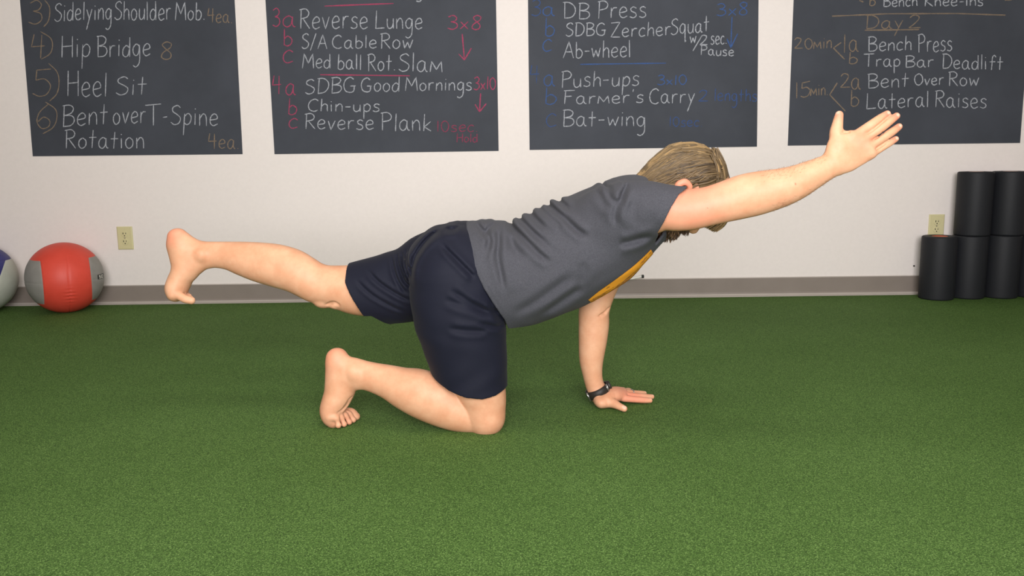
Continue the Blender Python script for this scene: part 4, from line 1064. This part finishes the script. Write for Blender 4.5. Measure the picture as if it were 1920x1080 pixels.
for i in range(1150):
    phi = rs.uniform(-1.62, 1.62)
    if i % 3 == 0: phi = rs.uniform(-1.62, -.2)
    xs = rs.uniform(1300, 1346) if i % 2 else rs.uniform(1240, 1345)
    xe = rs.uniform(1190, 1226) if rs.rand() < .72 else rs.uniform(1226, 1275)
    if xs - xe < 40: xs = xe + 40 + rs.uniform(0, 20)
    ph1 = phi * (1 + rs.uniform(.0, .10)) + rs.normal(0, .05)
    ph0 = phi * rs.uniform(.72, .95)
    lift0 = rs.uniform(.965, 1.02); n = 13; pts = []; wv = rs.uniform(0, 6.28); wa_ = rs.uniform(.004, .035) * (2.0 if xe < 1226 else 1)
    for j in range(n):
        f = j / (n - 1)
        x = xs + (xe - xs) * f
        pts.append(scalp(x, ph0 + (ph1 - ph0) * f + wa_ * math.sin(f * 8 + wv), lift0 + .012 * math.sin(f * 6 + wv * 2) - .03 * max(0, .15 - f) / .15 + (.03 * rs.rand() if j == n - 1 else 0)))
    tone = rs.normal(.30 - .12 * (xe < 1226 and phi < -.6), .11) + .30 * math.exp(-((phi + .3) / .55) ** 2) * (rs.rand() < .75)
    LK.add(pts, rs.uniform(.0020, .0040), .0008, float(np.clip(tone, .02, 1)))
# locks hanging at the front and the forelock below the arm
for i in range(230):
    y0 = rs.uniform(-.075, .075); e_ = math.sqrt(max(0, 1 - (y0 / .085) ** 2))
    a0 = U(1330 + 10 * e_ + rs.uniform(-6, 6), 282 + 22 * (1 - e_) + rs.uniform(-6, 6), YC + y0)
    a1 = U(1330 + 29 * e_ + rs.uniform(-5, 4), 318 + rs.uniform(-8, 8), YC + y0)
    a2 = U(1332 + 35 * e_ + rs.uniform(-7, 4), 365 + rs.uniform(-10, 10), YC + y0 * 1.02)
    a3 = U(1334 + 33 * e_ * rs.uniform(.6, 1.0) + rs.uniform(-6, 2), 404 + rs.uniform(-14, 14), YC + y0 * .9)
    LK.add(crom([a0, a1, a2, a3], 5), rs.uniform(.0030, .0048), .0010, np.clip(rs.normal(.40, .16), 0, 1))
for i in range(170):
    y0 = rs.uniform(-.05, .03); u = rs.uniform(0, 1); q = rs.uniform(-2, 2)
    a0 = U(1364 - 22 * u + q, 380, YC + y0); a1 = U(1365 - 22 * u + q, 408 - 4 * u, YC + y0); a2 = U(1357 - 20 * u + q, 424 - 8 * u + q * .4, YC + y0); a3 = U(1338 - 18 * u + 8 * rs.rand(), 435 - 9 * u + q * .8, YC + y0)
    LK.add(crom([a0, a1, a2, a3], 5), .0032, .0008, np.clip(rs.normal(.5, .2), 0, 1))
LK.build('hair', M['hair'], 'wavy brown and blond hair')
BK = Locks(); BK.centre = U(1270, 395, YC)
bc = Field(BK.centre - .13, BK.centre + .13, 0.004)
bc.tube([E(1262, 418, 1262, 442, YC, .034), E(1252, 416, 1252, 445, YC, .036), E(1243, 410, 1244, 442, YC, .036)], 0.02)
bc.ell(U(1253, 433, YC), (18 * hs, .036, 12.5 * hs), 0.02)
for sy in (-1, 1): bc.tube([(U(1252, 428, YC + sy * .02), np.array([.012, 0, .010]), .016), (U(1262, 412, YC + sy * .046), np.array([.014, 0, .012]), .012), (U(1276, 385, YC + sy * .060), np.array([.014, 0, .014]), .008), (U(1282, 362, YC + sy * .068), np.array([.010, 0, .010]), .006)], 0.02)
bc.tube([(U(1284, 428, YC - .026), np.array([.006, 0, .006]), .010), (U(1287, 431, YC), np.array([.006, 0, .007]), .012), (U(1284, 428, YC + .026), np.array([.006, 0, .006]), .010)], 0.01)
Vd, Qd = bc.mesh(2)
BK.v = list(Vd); BK.t = list(np.full(len(Vd), .25)); BK.q = [tuple(q) for q in Qd]
sel = rs.choice(len(Vd), 650, replace=False)
for i in sel:
    p = Vd[i]; d = p - BK.centre; d /= np.linalg.norm(d)
    fall = np.array([-.25, 0, -1.0]); g = d * .5 + fall * .6 + rs.normal(0, .18, 3); g /= np.linalg.norm(g)
    L_ = rs.uniform(.003, .0075)
    BK.add([p - d * .002, p + g * L_ * .4, p + g * L_ * .75 + fall * .002, p + g * L_ + fall * .004], .0018, .0006, np.clip(rs.normal(.36, .16), 0, 1))
BK.build('beard', M['beard'], 'short brown beard and moustache')
# eyes and brows on the face looking down
M['eye'] = mat_new('eye_white', (228, 222, 216), 0.2)[0]; M['iris'] = mat_new('iris', (70, 84, 92), 0.2)[0]
for sy in (-1, 1):
    ec = U(1315, 411, YC + sy * .031); b = MB()
    b.lathe([(.0105 * math.sin(a), .0105 * math.cos(a)) for a in np.linspace(0.001, math.pi - .001, 14)], ec, n=20); eo = b.build('eye', M['eye'], person, True)
    b = MB(); b.lathe([(.0052 * math.sin(a) , -.0075 - .0036 * math.cos(a)) for a in np.linspace(0, math.pi / 2, 6)], ec, n=16); b.build('iris', M['iris'], eo, True)

# ---------------- wristwatch and ring
wc = U(1121, 732.5, YA); wa = U(1140.5, 723.5, YA) - wc; wb = np.array([0, .0325, 0]); wn = np.cross(wa, wb); wn /= np.linalg.norm(wn)
if wn[2] < 0: wn = -wn
wa = wa / np.linalg.norm(wa)
we = bpy.data.objects.new('wristwatch', None); C.objects.link(we); we.parent = person
we['label'] = 'dark wristwatch on the supporting arm'
def on_wrist(t, off, hgt, ra=.0310, rb_=.0335):
    return wc + wa * (ra + off) * math.cos(t) + np.array([0, 1.0, 0]) * (rb_ + off) * math.sin(t) + wn * hgt
class _W: pass
def child_mesh(name, mb, mat, smooth, label=None):
    o = mesh_obj(name, mb.v, mb.f, mat, None, smooth, label); o.parent = we
    o.matrix_parent_inverse = Matrix.Translation(-Vector(person.location))
    return o
b = MB(); N = 64; prof = [(0, -.0125), (.0045, -.0118), (.0052, 0), (.0045, .0118), (0, .0125)]; vs = []
for i in range(N):
    for (o_, h_) in prof: vs.append(on_wrist(2 * math.pi * i / N, o_, h_))
L5 = len(prof)
b.add(vs, [(i*L5+k, ((i+1) % N)*L5+k, ((i+1) % N)*L5+k+1, i*L5+k+1) for i in range(N) for k in range(L5-1)])
child_mesh('strap', b, M['strap'], True)
b = MB(); cc = on_wrist(0.10, .005, 0)
b.tube([cc - wa * .005, cc - wa * .004, cc + wa * .003, cc + wa * .0045], [.0125, .0140, .0140, .0125], 32); child_mesh('watch_case', b, M['strap'], False, 'dark watch case')
b = MB(); b.tube([cc + wa * .0046, cc + wa * .0056], [.0115, .0110], 32); child_mesh('watch_face', b, M['black'], False)
for t0 in (-2.62, -0.62):
    b = MB()
    for h_ in (-.0128, .0128): b.tube([on_wrist(t0 - .05, .0058, h_), on_wrist(t0 + .05, .0058, h_)], [.0009, .0009], 8)
    for q in (-.06, .06): b.tube([on_wrist(t0 + q, .0058, -.0128), on_wrist(t0 + q, .0058, .0128)], [.0009, .0009], 8)
    child_mesh('buckle', b, M['metal'], True, 'steel buckle')
rp = kn[2] * .62 + tp[2] * .38; rd = tp[2] - kn[2]; rd /= np.linalg.norm(rd); rp[2] = .0155
r1v = np.cross(rd, [0, 0, 1.0]); r1v /= np.linalg.norm(r1v); r2v = np.cross(r1v, rd)
b = MB(); b.tube([rp + r1v * .0112 * math.cos(t) + r2v * .0112 * math.sin(t) for t in np.linspace(0, 2 * math.pi, 33)], [.0016] * 33, 8)
b.build('ring', M['metal'], person, True, 'silver ring')
